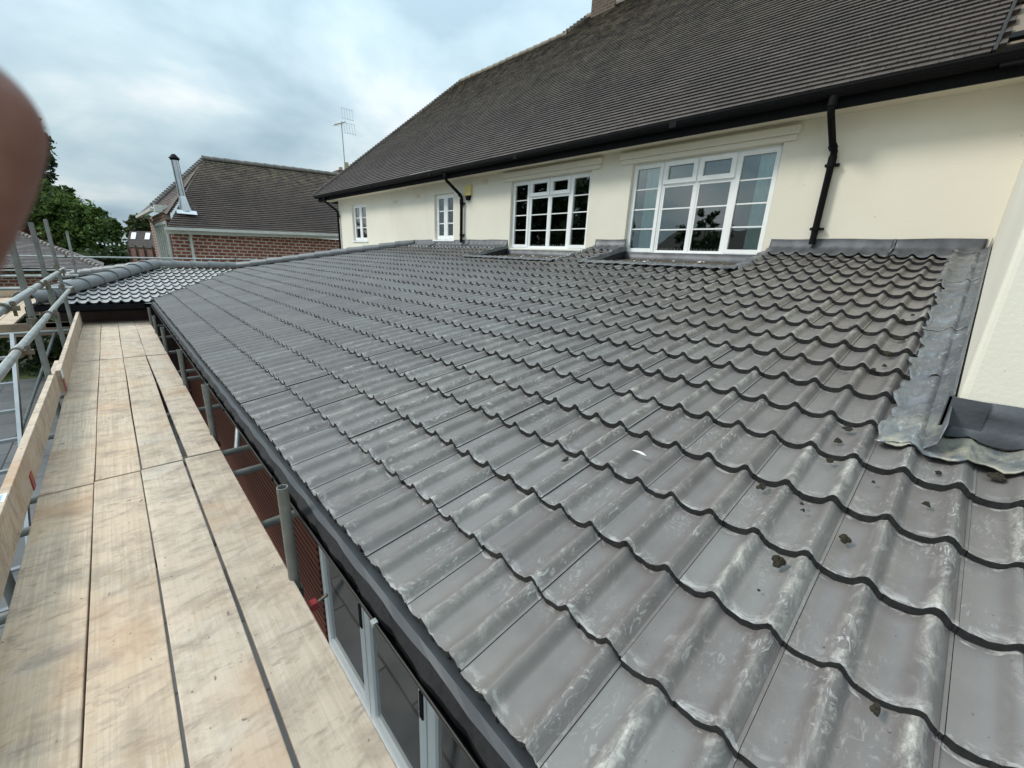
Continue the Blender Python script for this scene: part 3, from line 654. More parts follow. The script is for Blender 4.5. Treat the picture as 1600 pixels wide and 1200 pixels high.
# windows
XW = WX+.07
def frame_box(mb, a, b, c, d, t, x0, x1):
    mb.box((x0, a, c), (x1, a+t, d)); mb.box((x0, b-t, c), (x1, b, d)); mb.box((x0+.0005, a+t, c), (x1-.0005, b-t, c+t)); mb.box((x0+.0005, a+t, d-t), (x1-.0005, b-t, d))
def big_window(o, cols, ztr, curt):
    a, b, c, d = o
    mb = MB(); frame_box(mb, a, b, c, d, .035, XW, XW+.06)
    mb.box((XW-.05, a-.01, c-.035), (XW+.05, b+.01, c+.001))
    for y in cols[1:-1]: mb.box((XW+.001, y-.02, c+.035), (XW+.059, y+.02, d-.035))
    wd = mb.build('window', M['white'], hs)
    def sashf(y0, y1, z0, z1, t, nb, proud, vent=None):
        sash = bars = MB(); frame_box(sash, y0, y1, z0, z1, t, XW-proud, XW+.045)
        for k in range(1, nb): z = z0+t+(z1-z0-2*t)*k/nb; bars.box((XW+.008, y0+t, z-.009), (XW+.03, y1-t, z+.009))
        if vent: sash.box((XW-proud-.01, y0+.08, z1-.035), (XW-proud, y1-.08, z1-.018))
        sash.build('sash', M['white'], wd)
    sashf(cols[0]+.022, cols[1]-.012, c+.03, d-.03, .052, 4, .012, 1); sashf(cols[3]+.012, cols[4]-.022, c+.03, d-.03, .052, 4, .012, 1)
    for y0, y1 in ((cols[1], cols[2]), (cols[2], cols[3])):
        sashf(y0+.012, y1-.012, ztr, d-.025, .062, 1, .02); sashf(y0+.022, y1-.022, c+.03, ztr-.018, .026, 3, -.005)
    mb = MB(); mb.box((XW+.0, cols[1], ztr-.02), (XW+.058, cols[3], ztr+.005)); mb.build('transom', M['white'], wd)
    mb = MB(); mb.box((XW+.014, a+.03, c+.03), (XW+.02, b-.03, d-.03)); mb.build('pane', M['glass'], wd)
    for y0, y1 in curt:
        P = []
        for k in range(40):
            y = y0+(y1-y0)*k/39; q = .035*math.sin(k*1.1)+.015*math.sin(k*2.7); P.append([(XW+.11+q, y, c-.02), (XW+.11+q*.8, y, (c+d)/2), (XW+.10+q*.5, y, d)])
        mb = MB(); mb.grid(P); mb.build('curtain', M['curtain'], wd, smooth=True)
    mb = MB(); A, B_, C_, D_ = a-.3, b+.3, c-.5, d+.15; X1, X2 = XW+.13, XW+3.2
    mb.add([(X1,A,C_),(X1,B_,C_),(X1,B_,D_),(X1,A,D_),(X2,A,C_),(X2,B_,C_),(X2,B_,D_),(X2,A,D_)], [(0,1,5,4),(1,2,6,5),(2,3,7,6),(3,0,4,7),(4,5,6,7)]); mb.build('room', M['room'], wd)
    # bird spikes along the sill
    mb = MB(); n = int((b-a)/.05); mb.box((XW-.04, a+.02, c), (XW-.03, b-.02, c+.004))
    for k in range(n):
        y = a+.03+k*.05; mb.tube((XW-.035, y, c), (XW-.035+random.uniform(-.02, .02), y+random.uniform(-.01, .01), c+.085), .0014, 5)
    mb.build('sill_spikes', M['sticker'], wd); return wd
big_window(W2, (1.94, 2.475, 3.00, 3.535, 4.06), 1.20, ((1.97, 2.22), (3.60, 3.86)))
big_window(W1, (4.855, 5.345, 5.86, 6.40, 6.90), 1.22, ((6.46, 6.66),))
for o in (Wn1, Wn2):
    a, b, c, d = o; mb = MB(); frame_box(mb, a, b, c, d, .04, XW, XW+.06); mb.box((XW-.1, a-.05, c-.04), (XW+.05, b+.05, c+.001))
    wd = mb.build('window', M['white'], hs); mid = (a+b)/2
    for y0, y1 in ((a+.03, mid), (mid, b-.03)):
        sash = bars = MB(); frame_box(sash, y0+.004, y1-.004, c+.03, d-.03, .075, XW-.012, XW+.045)
        for k in (1, 2): z = c+.105+(d-c-.21)*k/3; bars.box((XW+.006, y0+.079, z-.012), (XW+.03, y1-.079, z+.012))
        sash.build('sash', M['white'], wd)
    mb = MB(); mb.box((XW+.014, a+.03, c+.03), (XW+.02, b-.03, d-.03)); mb.build('pane', M['glass'], wd)
    mb = MB(); mb.box((XW+.25, a-.2, c-.3), (XW+.27, b+.2, d+.2)); mb.build('blind', M['room'], wd)
# roof: one steep plane with a lower and an upper ridge
HP = R(42); hx0, hz0 = 5.93, 1.90
def hz(x): return hz0+(x-hx0)*math.tan(HP)
poly = [(hx0, .31), (hx0, 17.3), (10.9, 14.85), (10.9, 9.75), (11.4, 9.35), (11.4, .31)]
def in_poly(x, y):
    c = False; n = len(poly)
    for i in range(n):
        (x0, y0), (x1, y1) = poly[i], poly[(i+1) % n]
        if (y0 > y) != (y1 > y) and x < (x1-x0)*(y-y0)/(y1-y0)+x0: c = not c
    return c
mb = MB(); plain_tiles(mb, (hx0, 17.3, hz(hx0)), (hx0, .16, hz(hx0)), (11.4, .16, hz(11.4)), (11.4, 17.3, hz(11.4)), .165, .1, lambda q: in_poly(q[0], q[1]), .026, .002)
mb.add([(x+.05, y, hz(x)-.03) for x, y in poly], [tuple(range(6))], 0, .1)
RX = 11.4; mb.add([(RX, .2, hz(RX)-.01), (RX, 9.35, hz(RX)-.01), (17, 9.35, 1.9), (17, .2, 1.9)], [(0, 1, 2, 3)], 0, .3)
mb.add([(10.9, 9.75, hz(10.9)-.01), (10.9, 14.85, hz(10.9)-.01), (15.9, 17.3, 1.9), (15.9, 9.75, 1.9)], [(0, 1, 2, 3)], 0, .3)
mb.add([(hx0, 17.3, 1.87), (10.9, 14.85, hz(10.9)-.01), (15.9, 17.3, 1.87)], [(0, 2, 1)], 0, .3)
mb.add([(10.9, 9.75, hz(10.9)-.01), (11.4, 9.35, hz(11.4)-.01), (11.9, 9.75, hz(10.9)-.01)], [(0, 2, 1)], 0, .3)
rf = mb.build('roof', M['plain'], hs)
mb = MB(); ridge_run(mb, (10.9, 14.85, hz(10.9)), (10.9, 9.7, hz(10.9)), .33, .11); WR_ = simple('weathered_ridge', (.22, .19, .15), .8, .3, 5); mb.build('ridge_tiles', WR_, hs, smooth=40); mb = MB(); ridge_run(mb, (11.4, 9.35, hz(11.4)+.02), (11.4, .2, hz(11.4)+.02), .33, .12)
mb.build('ridge_tiles', WR_, hs, smooth=40)
mb = MB(); h0 = np.array([hx0, 17.3, hz(hx0)]); h1 = np.array([10.9, 14.85, hz(10.9)]); n = 60
for k in range(n):
    p = h0+(h1-h0)*k/n; q = h0+(h1-h0)*(k+1.5)/n; mb.tube(p+(0, 0, .02), q+(0, 0, -.01), .085, 8, 0, random.random(), r1=.06)
mb.build('bonnet_tiles', M['plain'], hs, smooth=40); mb = MB(); h0 = np.array([10.85, 9.78, hz(10.85)]); h1 = np.array([11.4, 9.35, hz(11.4)])
for k in range(7): mb.tube(h0+(h1-h0)*k/7+(0, 0, .03), h0+(h1-h0)*(k+1.5)/7, .10, 8, 0, random.random(), r1=.07)
mb.build('bonnet_tiles', M['plain'], hs, smooth=40)
mb = MB(); mb.box((11.25, 8.35, 5.9), (12.4, 9.15, 8.9)); mb.box((11.2, 8.3, 8.9), (12.45, 9.2, 9.05)); mb.build('chimney', M['brick_ch'], hs)
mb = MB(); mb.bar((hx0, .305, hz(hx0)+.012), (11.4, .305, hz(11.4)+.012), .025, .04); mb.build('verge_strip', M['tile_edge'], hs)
# boxed eaves corner at the tower
def vq(x, y, o): return np.array([x, y, hz(x)+o])
mb = MB(); mb.box((5.90, .02, 1.78), (6.06, .24, 1.92)); mb.bar(vq(6.0, .105, -.02), vq(7.8, .105, -.02), .05, .14)
for x in (6.10, 6.62, 7.2): mb.bar(vq(x, .19, -.03), vq(x+.07, .19, -.03), .12, .06)
mb.build('eaves_box', M['black'], hs)
mb = MB(); mb.bar(vq(6.08, .215, -.06), vq(7.8, .215, -.06), .17, .04); mb.build('eaves_panel', M['soffit'], hs)

# alarm box on the wall
al = empty('alarm_box', (WX, 8.33, 1.27), 'faded yellow alarm box with a black base on the cream wall beside the bent downpipe', 'alarm box')
mb = MB(); mb.prism([(WX-.07, 8.21, 1.36), (WX-.07, 8.45, 1.36), (WX-.07, 8.45, 1.58), (WX-.07, 8.21, 1.58)], (.069, 0, 0)); o = mb.build('cover', M['alarm'], al); bevel(o, .012)
mb = MB(); mb.prism([(WX-.06, 8.24, 1.355), (WX-.06, 8.42, 1.355), (WX-.06, 8.38, 1.265), (WX-.06, 8.28, 1.265)], (.059, 0, 0)); o = mb.build('lens', M['black'], al); bevel(o, .01)

# ------------------------------------------------------------------ scaffold
TUBE = .02415
def coupler(parent, p, ax=(1, 0, 0)):
    mb = MB(); p = np.array(p, float); ax = np.array(ax, float)
    mb.tube(p-ax*.025, p+ax*.025, .036, 14); sd_ = np.cross(ax, (0, 0, 1)) if abs(ax[2]) < .9 else np.array([0, 1., 0]); sd_ /= np.linalg.norm(sd_)
    mb.bar(p+sd_*.02, p+sd_*.075, .035, .03); mb.tube(p+sd_*.05-(0, 0, .05), p+sd_*.05+(0, 0, .045), .009, 8); mb.tube(p+sd_*.05+(0, 0, .02), p+sd_*.05+(0, 0, .04), .016, 6)
    return mb.build('coupler', M['coupler'], parent)
def pole(p0, p1, label, group, coups=(), name='scaffold_pole', cat='scaffold pole', mat=None, collar=()):
    mb = MB(); mb.tube(p0, p1, TUBE, 18, hollow=True)
    o = mb.build(name, mat or M['galv'], smooth=50, org=p0); tag(o, label, cat, group)
    t = np.array(p1, float)-np.array(p0, float); t /= np.linalg.norm(t)
    for c in coups: coupler(o, c, t)
    for f in collar:
        q = np.array(p0)+(np.array(p1)-np.array(p0))*f; c_ = MB(); c_.tube(q-t*.06, q+t*.06, TUBE*1.16, 16); c_.build('sleeve', M['galv'], o, smooth=50)
    return o
G_IN = 'short inner scaffold poles beside the gutter'; G_OUT = 'outer scaffold uprights'; G_R = 'scaffold guard rails'; G_PUT = 'cross tubes under the boards'
ins = [(1.88, -1.03, 'short upright scaffold pole with a hollow open top beside the gutter, nearest the camera'),
       (4.03, -1.09, 'short upright scaffold pole at the gutter, second from the camera, above a diagonal brace'),
       (5.75, -1.12, 'short upright scaffold pole at the gutter, third from the camera'),
       (7.85, -1.18, 'short upright scaffold pole at the gutter, fourth from the camera'),
       (9.5, -1.22, 'short upright scaffold pole at the gutter near the roof valley, fifth from the camera'),
       (10.6, -1.2, 'short upright scaffold pole in the corner under the roof valley')]
XI = .398
for i, (y, z, lb) in enumerate(ins):
    o = pole((XI, y, GZ+.03), (XI, y, z), lb, G_IN, [(XI, y, -1.62)] if i < 3 else [], mat=M['galv_dark'])
pole((-.62, 5.72, GZ+.03), (-.62, 5.99, .35), 'leaning grey scaffold upright at the far left, nearest the blurred finger', G_OUT, [(-.62, 5.85, -.75)], mat=M['galv_dark'])
pole((-.62, 7.98, GZ+.03), (-.62, 7.9, .17), 'grey scaffold upright at left, second from the finger', G_OUT, [(-.62, 7.95, -.76), (-.62, 7.95, -.45)], mat=M['galv_dark'])
pole((-.62, 9.55, GZ+.03), (-.62, 9.96, .27), 'grey scaffold upright holding the far ends of both guard rails', G_OUT, [(-.62, 9.72, -.73), (-.62, 9.75, -.44)], mat=M['galv_dark'])
pole((-.63, 13.3, GZ+.03), (-.60, 14.25, .16), 'thin pale scaffold upright standing beyond the hipped ridge tiles', G_OUT, [(-.60, 14.0, -.5)], mat=M['galv_dark'])
pole((-.62, 2.9, GZ+.03), (-.62, 2.75, -.62), 'dark scaffold upright close at the left edge below the guard rail', G_OUT, mat=M['galv_dark'])
pole((-.545, .6, -.70), (-.545, 10.25, -.785), 'lower pale green stained scaffold guard rail running along the toe board', G_R, [(-.545, 4.15, -.735), (-.545, 6.3, -.75), (-.545, 9.75, -.785)], 'guard_rail', 'guard rail', None, (.38,))
pole((-.545, .6, -.44), (-.545, 9.75, -.455), 'upper grey scaffold guard rail running along the platform', G_R, [(-.545, 4.1, -.44), (-.545, 6.2, -.446), (-.545, 8.6, -.45)], 'guard_rail', 'guard rail', None, (.55,))
puts = [(.4, 'first'), (1.6, ''), (2.52, ''), (3.30, ''), (3.72, ''), (4.95, ''), (6.25, ''), (6.65, ''), (8.0, ''), (9.4, ''), (10.8, '')]
pl = {2.52: 'cross tube bearing on the brick wall just past the nearest inner pole', 3.30: 'cross tube beyond the board joint, showing against the brick wall', 3.72: 'cross tube beside the foot of the diagonal brace',
      4.95: 'green stained cross tube by the second inner pole', 6.25: 'cross tube left of the third inner pole, lower of two', 6.65: 'cross tube left of the third inner pole, farther of two', 8.0: 'cross tube by the fourth inner pole',
      9.4: 'cross tube by the fifth inner pole', 10.8: 'cross tube at the far end of the boards'}
for y, _ in puts:
    if y in pl: pole((-.72, y, -1.605), (.855, y, -1.585), pl[y], G_PUT, [], 'cross_tube', 'cross tube', M['galv_dark'])
pole((.50, 3.72, -1.60), (.62, 4.02, -1.30), 'short diagonal scaffold brace under the gutter', None, [], 'brace_tube', 'brace')
# far rails across the wing
pole((-4.6, 18, -.56), (4.0, 18, -.43), 'thin pale scaffold rail crossing in front of the red brick house', 'far scaffold rails', [(-.9, 18, -.5), (3.3, 18, -.44)], 'guard_rail', 'guard rail')
pole((-4.6, 18, -.96), (.3, 18, -.86), 'scaffold rail behind the ridge tiles, below the thin pale rail', 'far scaffold rails', [(-.75, 18, -.88)], 'guard_rail', 'guard rail')
pole((-2.6, 12.2, -.74), (-.5, 12.2, -.70), 'thick scaffold rail at the left edge above the tan boards, upper one', 'far scaffold rails', [], 'guard_rail', 'guard rail')
pole((-2.3, 10.9, -.86), (-.55, 10.9, -.84), 'thick scaffold rail at the left edge above the tan boards, lower one', 'far scaffold rails', [], 'guard_rail', 'guard rail')
pole((-3.0, 11.15, -1.66), (-.45, 11.15, -1.62), 'cross tube below the brown toe board on the left', 'far scaffold rails', [], 'cross_tube', 'cross tube')
pole((-1.75, 11.3, GZ+.03), (-.95, 11.3, -1.65), 'diagonal brace tube in the dark under the left platform', None, [], 'brace_tube', 'brace')
# boards
BZ = -1.53
cols = [(-.565, -.321), (-.316, -.088), (-.082, .156), (.160, .39)]
sets = [(-.9, 3.60), (3.63, 7.62), (7.65, 11.30)]
sn = ['nearest', 'middle', 'far']; cn = ['beside the toe board', 'second from the toe board', 'third from the toe board', 'along the gutter side']
lk = [['grey smudged', 'orange stained', 'cream', 'straight grained'], ['muddy', 'pinkish', 'clean pale', 'yellowish'], ['stained', 'greyish', 'plain pale', 'pale']]
for si, (y0, y1) in enumerate(sets):
    for ci, (x0, x1) in enumerate(cols):
        j0 = random.uniform(-.004, .004); dx = [(0, 0), (0, .0), (.004, -.006), (.012, 0)][ci] if si != 2 else (0, 0)
        if si == 0: e0, e1 = y0, y1-[.03, .0, -.02, -.05][ci]
        elif si == 1: e0, e1 = y0-[.03, .0, -.02, -.05][ci], y1+random.uniform(-.015, .015)
        else: e0, e1 = y0+.0, y1+random.uniform(-.02, .02)
        t = random.random(); zt = BZ+random.uniform(-.003, .003)+(.004 if si == 0 else 0)
        a0, a1 = x0+dx[0], x0; b0, b1 = x1, x1+dx[1]; P = []
        if ci == 3 and si == 1: a0 += .014
        if ci == 3 and si == 0: a1 += .004
        if ci == 2 and si == 1: b0 -= .004
        mb = MB(); n = 10; vs = []; fs = []
        for k in range(n+1):
            f = k/n; y = e0+(e1-e0)*f; xa = a0+(a1-a0)*f; xb = b0+(b1-b0)*f; wob = .002*math.sin(f*9+ci)
            vs += [(xa+wob, y, zt-.038), (xb+wob, y, zt-.038), (xb+wob, y, zt), (xa+wob, y, zt)]
        for k in range(n):
            q = 4*k; fs += [(q, q+4, q+5, q+1), (q+1, q+5, q+6, q+2), (q+2, q+6, q+7, q+3), (q+3, q+7, q+4, q)]
        fs += [(0, 1, 2, 3), (4*n+3, 4*n+2, 4*n+1, 4*n)]
        mb.add(vs, fs, 0, t); o = mb.build('scaffold_board', M['board'], org=((x0+x1)/2, (y0+y1)/2, zt)); bevel(o, .004, 2)
        tag(o, f'{lk[si][ci]} scaffold board in the {sn[si]} row, {cn[ci]}', 'scaffold board', 'scaffold boards of the walkway')
        if si < 2:
            bnd = MB(); bnd.box((x0+.004, e1-.012, zt-.036), (x1-.004, e1+.0015, zt-.002)); bnd.build('end_band', M['coupler'], o)
# toe boards
def toe(y0, y1, x, z0, z1, label, t, x1=None):
    x1 = x if x1 is None else x1
    mb = MB(); mb.add([(x, y0, z0), (x+.040, y0, z0), (x+.040, y0, z1), (x, y0, z1), (x1, y1, z0), (x1+.040, y1, z0), (x1+.040, y1, z1), (x1, y1, z1)], [(0,1,2,3),(7,6,5,4),(0,4,5,1),(1,5,6,2),(2,6,7,3),(3,7,4,0)], 0, t)
    o = mb.build('toe_board', M['board'], org=(x, y0, z0)); bevel(o, .004); return tag(o, label, 'toe board', 'upright toe boards')
o = toe(-.6, 6.55, -.625, -1.50, -1.275, 'long upright toe board beside the walkway with a small sticker on top', .135, -.618)
b_ = MB(); b_.box((-.617, 3.02, -1.2747), (-.587, 3.12, -1.2735), 0); b_.box((-.613, 3.03, -1.2734), (-.600, 3.11, -1.2728), 1); b_.build('sticker', [M['sticker'], M['sticker_b']], o)
b_ = MB(); b_.box((-.5845, 3.62, -1.50), (-.575, 3.70, -1.40)); b_.build('red_strap', M['red'], o)
o = toe(6.0, 11.1, -.583, -1.50, -1.27, 'far upright toe board with a red and white banded end', .408, -.60)
b_ = MB(); b_.box((-.545, 5.985, -1.495), (-.541, 6.10, -1.36), 0); b_.box((-.545, 5.985, -1.358), (-.541, 6.10, -1.28), 1); b_.build('end_band', [M['red'], M['sticker']], o)
# side platform round the wing
mb = MB(); mb.box((-4.5, 11.30, -1.72), (-.70, 11.34, -1.49), 0, .2); o = mb.build('toe_board', simple('tan_weathered_plank', (.30, .215, .15), .8, .25, 5), org=(-.7, 11.3, -1.6)); bevel(o, .004); tag(o, 'brown toe board running left from the end of the walkway', 'toe board', 'upright toe boards')
for k in range(4):
    x = -1.50-.236*k; mb = MB(); mb.box((x-.228, 11.4, -1.60), (x, 17.2, -1.562), 0, random.random()); o = mb.build('scaffold_board', M['board'], org=(x, 14, -1.58)); bevel(o, .004)
    tag(o, 'scaffold board of the left side platform, ' + ('closest to the hipped roof', 'second from the hipped roof', 'third from the hipped roof', 'outermost at the left edge')[k], 'scaffold board', 'scaffold boards of the side platform')
mb = MB(); mb.box((-3.6, 17.3, -1.55), (-1.2, 17.34, -1.30), 0, .5); o = mb.build('toe_board', M['board'], org=(-2, 17.3, -1.5)); tag(o, 'tan toe board at the far end of the left side platform', 'toe board', 'upright toe boards')
# red clamp at the foot of the nearest inner pole
q = at(492, 944, X=.432); rc = empty('tube_clamp', q, 'small red clamp at the foot of the nearest short pole by the board edge', 'clamp')
mb = MB(); mb.box(q-(.03, .02, .02), q+(.012, .02, .02)); o = mb.build('jaw', M['red'], rc); bevel(o, .006)
mb = MB(); mb.tube(q+(.0, 0, .0), q+(.055, -.012, .03), .008, 8); mb.build('bolt', M['coupler'], rc)
q = np.array([6.475, at(845, 372, X=6.475)[1], .262]); bt_ = empty('bottle', q, 'small yellow bottle standing on the sill inside the far large window', 'bottle')
mb = MB(); mb.path([q, q+(0, 0, .10), q+(0, 0, .12), q+(0, 0, .15)], [.024, .024, .012, .011], 12); mb.build('body', M['alarm'], bt_, smooth=40)
mb = MB(); mb.tube(q+(0, 0, .15), q+(0, 0, .175), .014, 12); mb.build('cap', M['alarm'], bt_)
# ladder
ld = empty('ladder', (-1.05, 5.2, GZ+.02), 'aluminium ladder leaning below the guard rail at the left edge', 'ladder')
la0, la1 = at(52, 735, X=-.80), at(0, 515, X=-.82)
base, top = np.array([-.98, 4.2, GZ+.03]), np.array([-.86, 6.6, -.98])
side = np.array([-.36, -.02, 0]); 
for s_, wd_ in ((0, .0), (1, 1.0)):
    mb = MB(); mb.bar(base+side*s_, top+side*s_, .028, .065); mb.build('stile', M['alu'], ld)
for k in range(11):
    f = (k+.6)/11.5; p = base+(top-base)*f; mb = MB(); mb.bar(p, p+side, .045, .030); mb.build('rung', M['alu'], ld)

# ------------------------------------------------------------------ debris on the tiles
def clump(px, py, s, label, flat=.5, cat='moss', name='moss_clump', mat='moss', group='moss clumps on the grey tiles', elong=1.0):
    p = on_roof(px, py, -.027); mb = MB(); n = 16; m_ = 6; vs = []; fs = []; sd0 = random.random()*6
    for a in range(m_):
        ph = math.pi*.5*a/(m_-1)
        for b in range(n):
            th = 2*math.pi*b/n; rr = 1.12*s*math.cos(ph)*(1+.25*math.sin(3*th+sd0)+.34*random.uniform(-1, 1)); vs.append(p+np.array([rr*math.cos(th)*elong, rr*math.sin(th), rr*math.cos(th)*elong*TP+s*flat*2.6*math.sin(ph)*(1+.6*random.uniform(-1, 1))-.004]))
    for a in range(m_-1):
        for b in range(n): fs.append((a*n+b, a*n+(b+1) % n, (a+1)*n+(b+1) % n, (a+1)*n+b))
    fs.append(tuple((m_-1)*n+b for b in range(n))); mb.add(vs, fs); o = mb.build(name, M[mat], org=p); o.modifiers.new('sub', 'SUBSURF').render_levels = 1; return tag(o, label, cat, group)
clump(1216, 877, .017, 'large brown moss clump on a tile in the middle of the lower right roof')
clump(1320, 842, .014, 'green brown moss clump on a tile up and right of the largest brown one', .45)
clump(1560, 744, .022, 'flat ragged brown moss patch at the right edge below the lead apron', .18)
clump(1325, 670, .017, 'ragged moss patch left of the lead apron corner', .2)
clump(1309, 688, .014, 'dark moss bits just below the ragged patch left of the lead apron', .3)
clump(1297, 719, .012, 'reddish moss crumb a tile below the patches left of the lead apron', .4)
clump(1448, 787, .010, 'small dark moss clump under the lead apron corner', .4); clump(1466, 738, .009, 'round grey moss crumb right below the lead apron edge', .4)
clump(1190, 759, .013, 'dry curled leaf scrap on a tile in mid roof', .25, 'leaf', 'leaf_scrap', 'moss', None, 1.6)
clump(1405, 529, .025, 'wide brown moss patch left of the side lead strip', .2); clump(1388, 552, .021, 'brown moss patch just below the wide one beside the side lead strip', .25)
for px, py, s in ((1382, 571, .010), (1357, 522, .014), (1330, 511, .010), (1253, 786, .006), (1255, 796, .006), (1410, 500, .012), (1426, 492, .01), (1445, 468, .012), (1480, 470, .012), (1365, 577, .012), (1398, 656, .008), (1316, 575, .009), (1365, 752, .006), (1340, 700, .007), (1186, 921, .004), (1490, 810, .006), (1240, 770, .005)):
    clump(px, py, s, 'tiny dark moss crumb lying on the grey roof tiles', .35, group='tiny moss crumbs on the roof')
clump(1368, 1107, .008, 'brown seed husk on a tile near the bottom right corner', .3, 'husk', 'seed_husk', 'moss', None, 1.8)
clump(884, 717, .010, 'dark twig scrap on a tile in the centre of the roof', .2, 'twig', 'twig_scrap', 'moss', None, 2.0)
p = on_roof(1000, 710, -.02); mb = MB(); P = []
for k in range(9): f = k/8; wd_ = .008*math.sin(math.pi*min(1, f*.9+.08)); c = p+np.array([.0, -.032+.07*f, .006*math.sin(f*3)+.004]); P.append([c+np.array([-wd_, 0, -wd_*.2]), c+np.array([0, 0, .002]), c+np.array([wd_, 0, wd_*.2])])
mb.grid(P); o = mb.build('feather', M['leafdry'], org=p, smooth=True); solidify(o, .0008); tag(o, 'small white feather lying on a tile in the centre of the roof', 'feather')
p = on_roof(1028, 497, -.02)
# ------------------------------------------------------------------ brick neighbour house
bh = empty('brick_house', (6, 25, GZ), 'neighbouring red brick house with a dark brown tiled hip roof and white gutter', 'house')
E0 = at(262, 358, Y=23.0); E1 = at(531, 368, Y=23.0); Rg0 = at(318, 249, Y=26.9); Rg1 = at(560, 277, Y=26.9)
E1b = at(600, 372, Y=23.0)
mb = MB(); mb.box((E0[0]+.12, 23.25, GZ), (E1b[0]+3, 23.5, E0[2]+.02)); mb.build('wall', M['brick_far'], bh)
mb = MB(); plain_tiles(mb, E0+(0, 0, .08), E1b+(0, 0, .08), Rg1+(1.2, 0, 0), Rg0, .22, .15, None, .05, .003); 
mb.add([E0+(0, .1, .0), E1b+(0, .1, 0), Rg1+(1.2, 0, -.06), Rg0+(0, 0, -.06)], [(0, 1, 2, 3)])
HL = at(238, 322, Y=25.2)
mb.add([Rg0, HL, HL+(.2, -.6, -.2), E0+(.1, .5, .6)], [(0, 1, 2, 3)], 0, .5)
plain_tiles(mb, HL+(.1, 0, 0), E0+(.25, .55, .62), Rg0+(.1, -.1, -.05), Rg0, .2, .13, None, .03, .005)
HF = at(214, 336, Y=31.0)
mb.add([Rg0, HL, HF, Rg0+(0, 6, 0)], [(0, 1, 2, 3)], 0, .4)
mb.build('roof', M['plain_far'], bh)
mb = MB(); ridge_run(mb, Rg0+(-.05, 0, .05), Rg1+(1.2, 0, .05), .45, .16); mb.build('ridge_tiles', simple('grey_ridge', (.15, .135, .12), .8, .2, 4), bh, smooth=40)
mb = MB(); n = 24
for k in range(n): mb.tube(HL+(Rg0-HL)*k/n+(0, 0, .05), HL+(Rg0-HL)*(k+1.4)/n, .10, 8, r1=.07)
mb.build('hip_tiles', simple('hip_tile_grey', (.17, .16, .15), .8, .2, 4), bh, smooth=40)
mb = MB(); mb.bar(E0+(-.1, -.12, .02), E1+(0, -.12, .02), .12, .11); mb.bar(E0+(-.1, .0, -.11), E1+(0, .0, -.11), .03, .14); mb.build('gutter', M['trim_far'], bh)
def dpipe(px0, py0, px1, py1, Y, nm='downpipe'):
    p = at(px0, py0, Y=Y); q = at(px1, py1, Y=Y); mb = MB(); mb.path([p+(0, -.1, .05), p+(0, 0, -.08), np.array([p[0], Y+.02, p[2]-.25]), np.array([p[0], Y+.02, GZ])], .055); mb.build(nm, M['trim_far'], bh, smooth=40)
dpipe(297, 366, 305, 415, 23.12)
# side wall with white glazing
sx = E0[0]+.10; sw = MB(); sw.box((sx, 23.5, GZ), (sx+.2, 24.4, E0[2]+.0)); sw.box((sx, 24.4, GZ), (sx+.2, 33, at(262, 326, Y=24.4)[2]-.1)); sw.build('side_wall', M['brick_far_y'], bh)
fr = MB(); 
for k in range(6): fr.box((sx-.05, 24.1+k*1.0, -1.2), (sx-.002, 24.22+k*1.0, E0[2]+.25))
fr.box((sx-.052, 24.1, E0[2]+.25), (sx-.003, 29.22, E0[2]+.37)); fr.box((sx-.052, 24.1, -1.3), (sx-.003, 29.22, -1.2))
wd = fr.build('window', M['trim_far'], bh); mb = MB(); mb.box((sx-.02, 24.2, -1.2), (sx-.012, 29.1, E0[2]+.25)); mb.build('pane', M['glass_d'], wd)
mb = MB(); mb.bar(HL+(-.05, -.3, -.16), HF+(0, 0, -.1), .14, .12); c = at(262, 326, Y=24.4); mb.box((c[0]-.45, 24.3, c[2]-.17), (c[0]+.05, 24.8, c[2]+.12)); mb.build('side_gutter', M['trim_far'], bh)
q = at(224, 337, Y=29.5); mb = MB(); mb.path([q, q+(.2, 0, -.12), np.array([sx-.06, 29.3, q[2]-.5]), np.array([sx-.06, 29.3, GZ])], .06); mb.build('downpipe', M['trim_far'], bh, smooth=40)
mb = MB(); mb.tube((sx-.06, 23.7, GZ), (sx-.06, 23.7, E0[2]), .06); mb.build('downpipe', M['trim_far'], bh, smooth=40)
# flue
f0 = at(287, 318, Y=23.75); f1 = at(269, 250, Y=23.75); f1[0] = f0[0]-.08
fl = empty('flue_pipe', f0, 'shiny steel flue with a black cap on the brick house roof', 'flue')
f1 = np.array([f0[0]-.05, f0[1]+.05, at(269, 250, Y=23.75)[2]])
mb = MB(); mb.tube(f0+(0, 0, .3), f1, .135, 18); [mb.tube(f0+(f1-f0)*q, f0+(f1-f0)*q+(0, 0, .04), .125, 18) for q in (.35, .62, .9)]; mb.build('pipe', M['steel'], fl, smooth=40)
mb = MB(); mb.tube(f0+(.04, 0, -.32), f0+(0, 0, .34), .25, 18, r1=.12); mb.build('cone', M['steel'], fl, smooth=40)
mb = MB(); mb.bar(f0+(-.32, -.25, -.36), f0+(.38, -.25, -.36), .22, .02, (0, -.7, .7)); mb.build('base_flashing', M['steel'], fl)
mb = MB(); mb.tube(f1+(0, 0, .02), f1+(0, 0, .08), .16, 18); mb.tube(f1+(0, 0, .08), f1+(0, 0, .24), .20, 18, r1=.06); mb.build('cap', M['black'], fl, smooth=40)
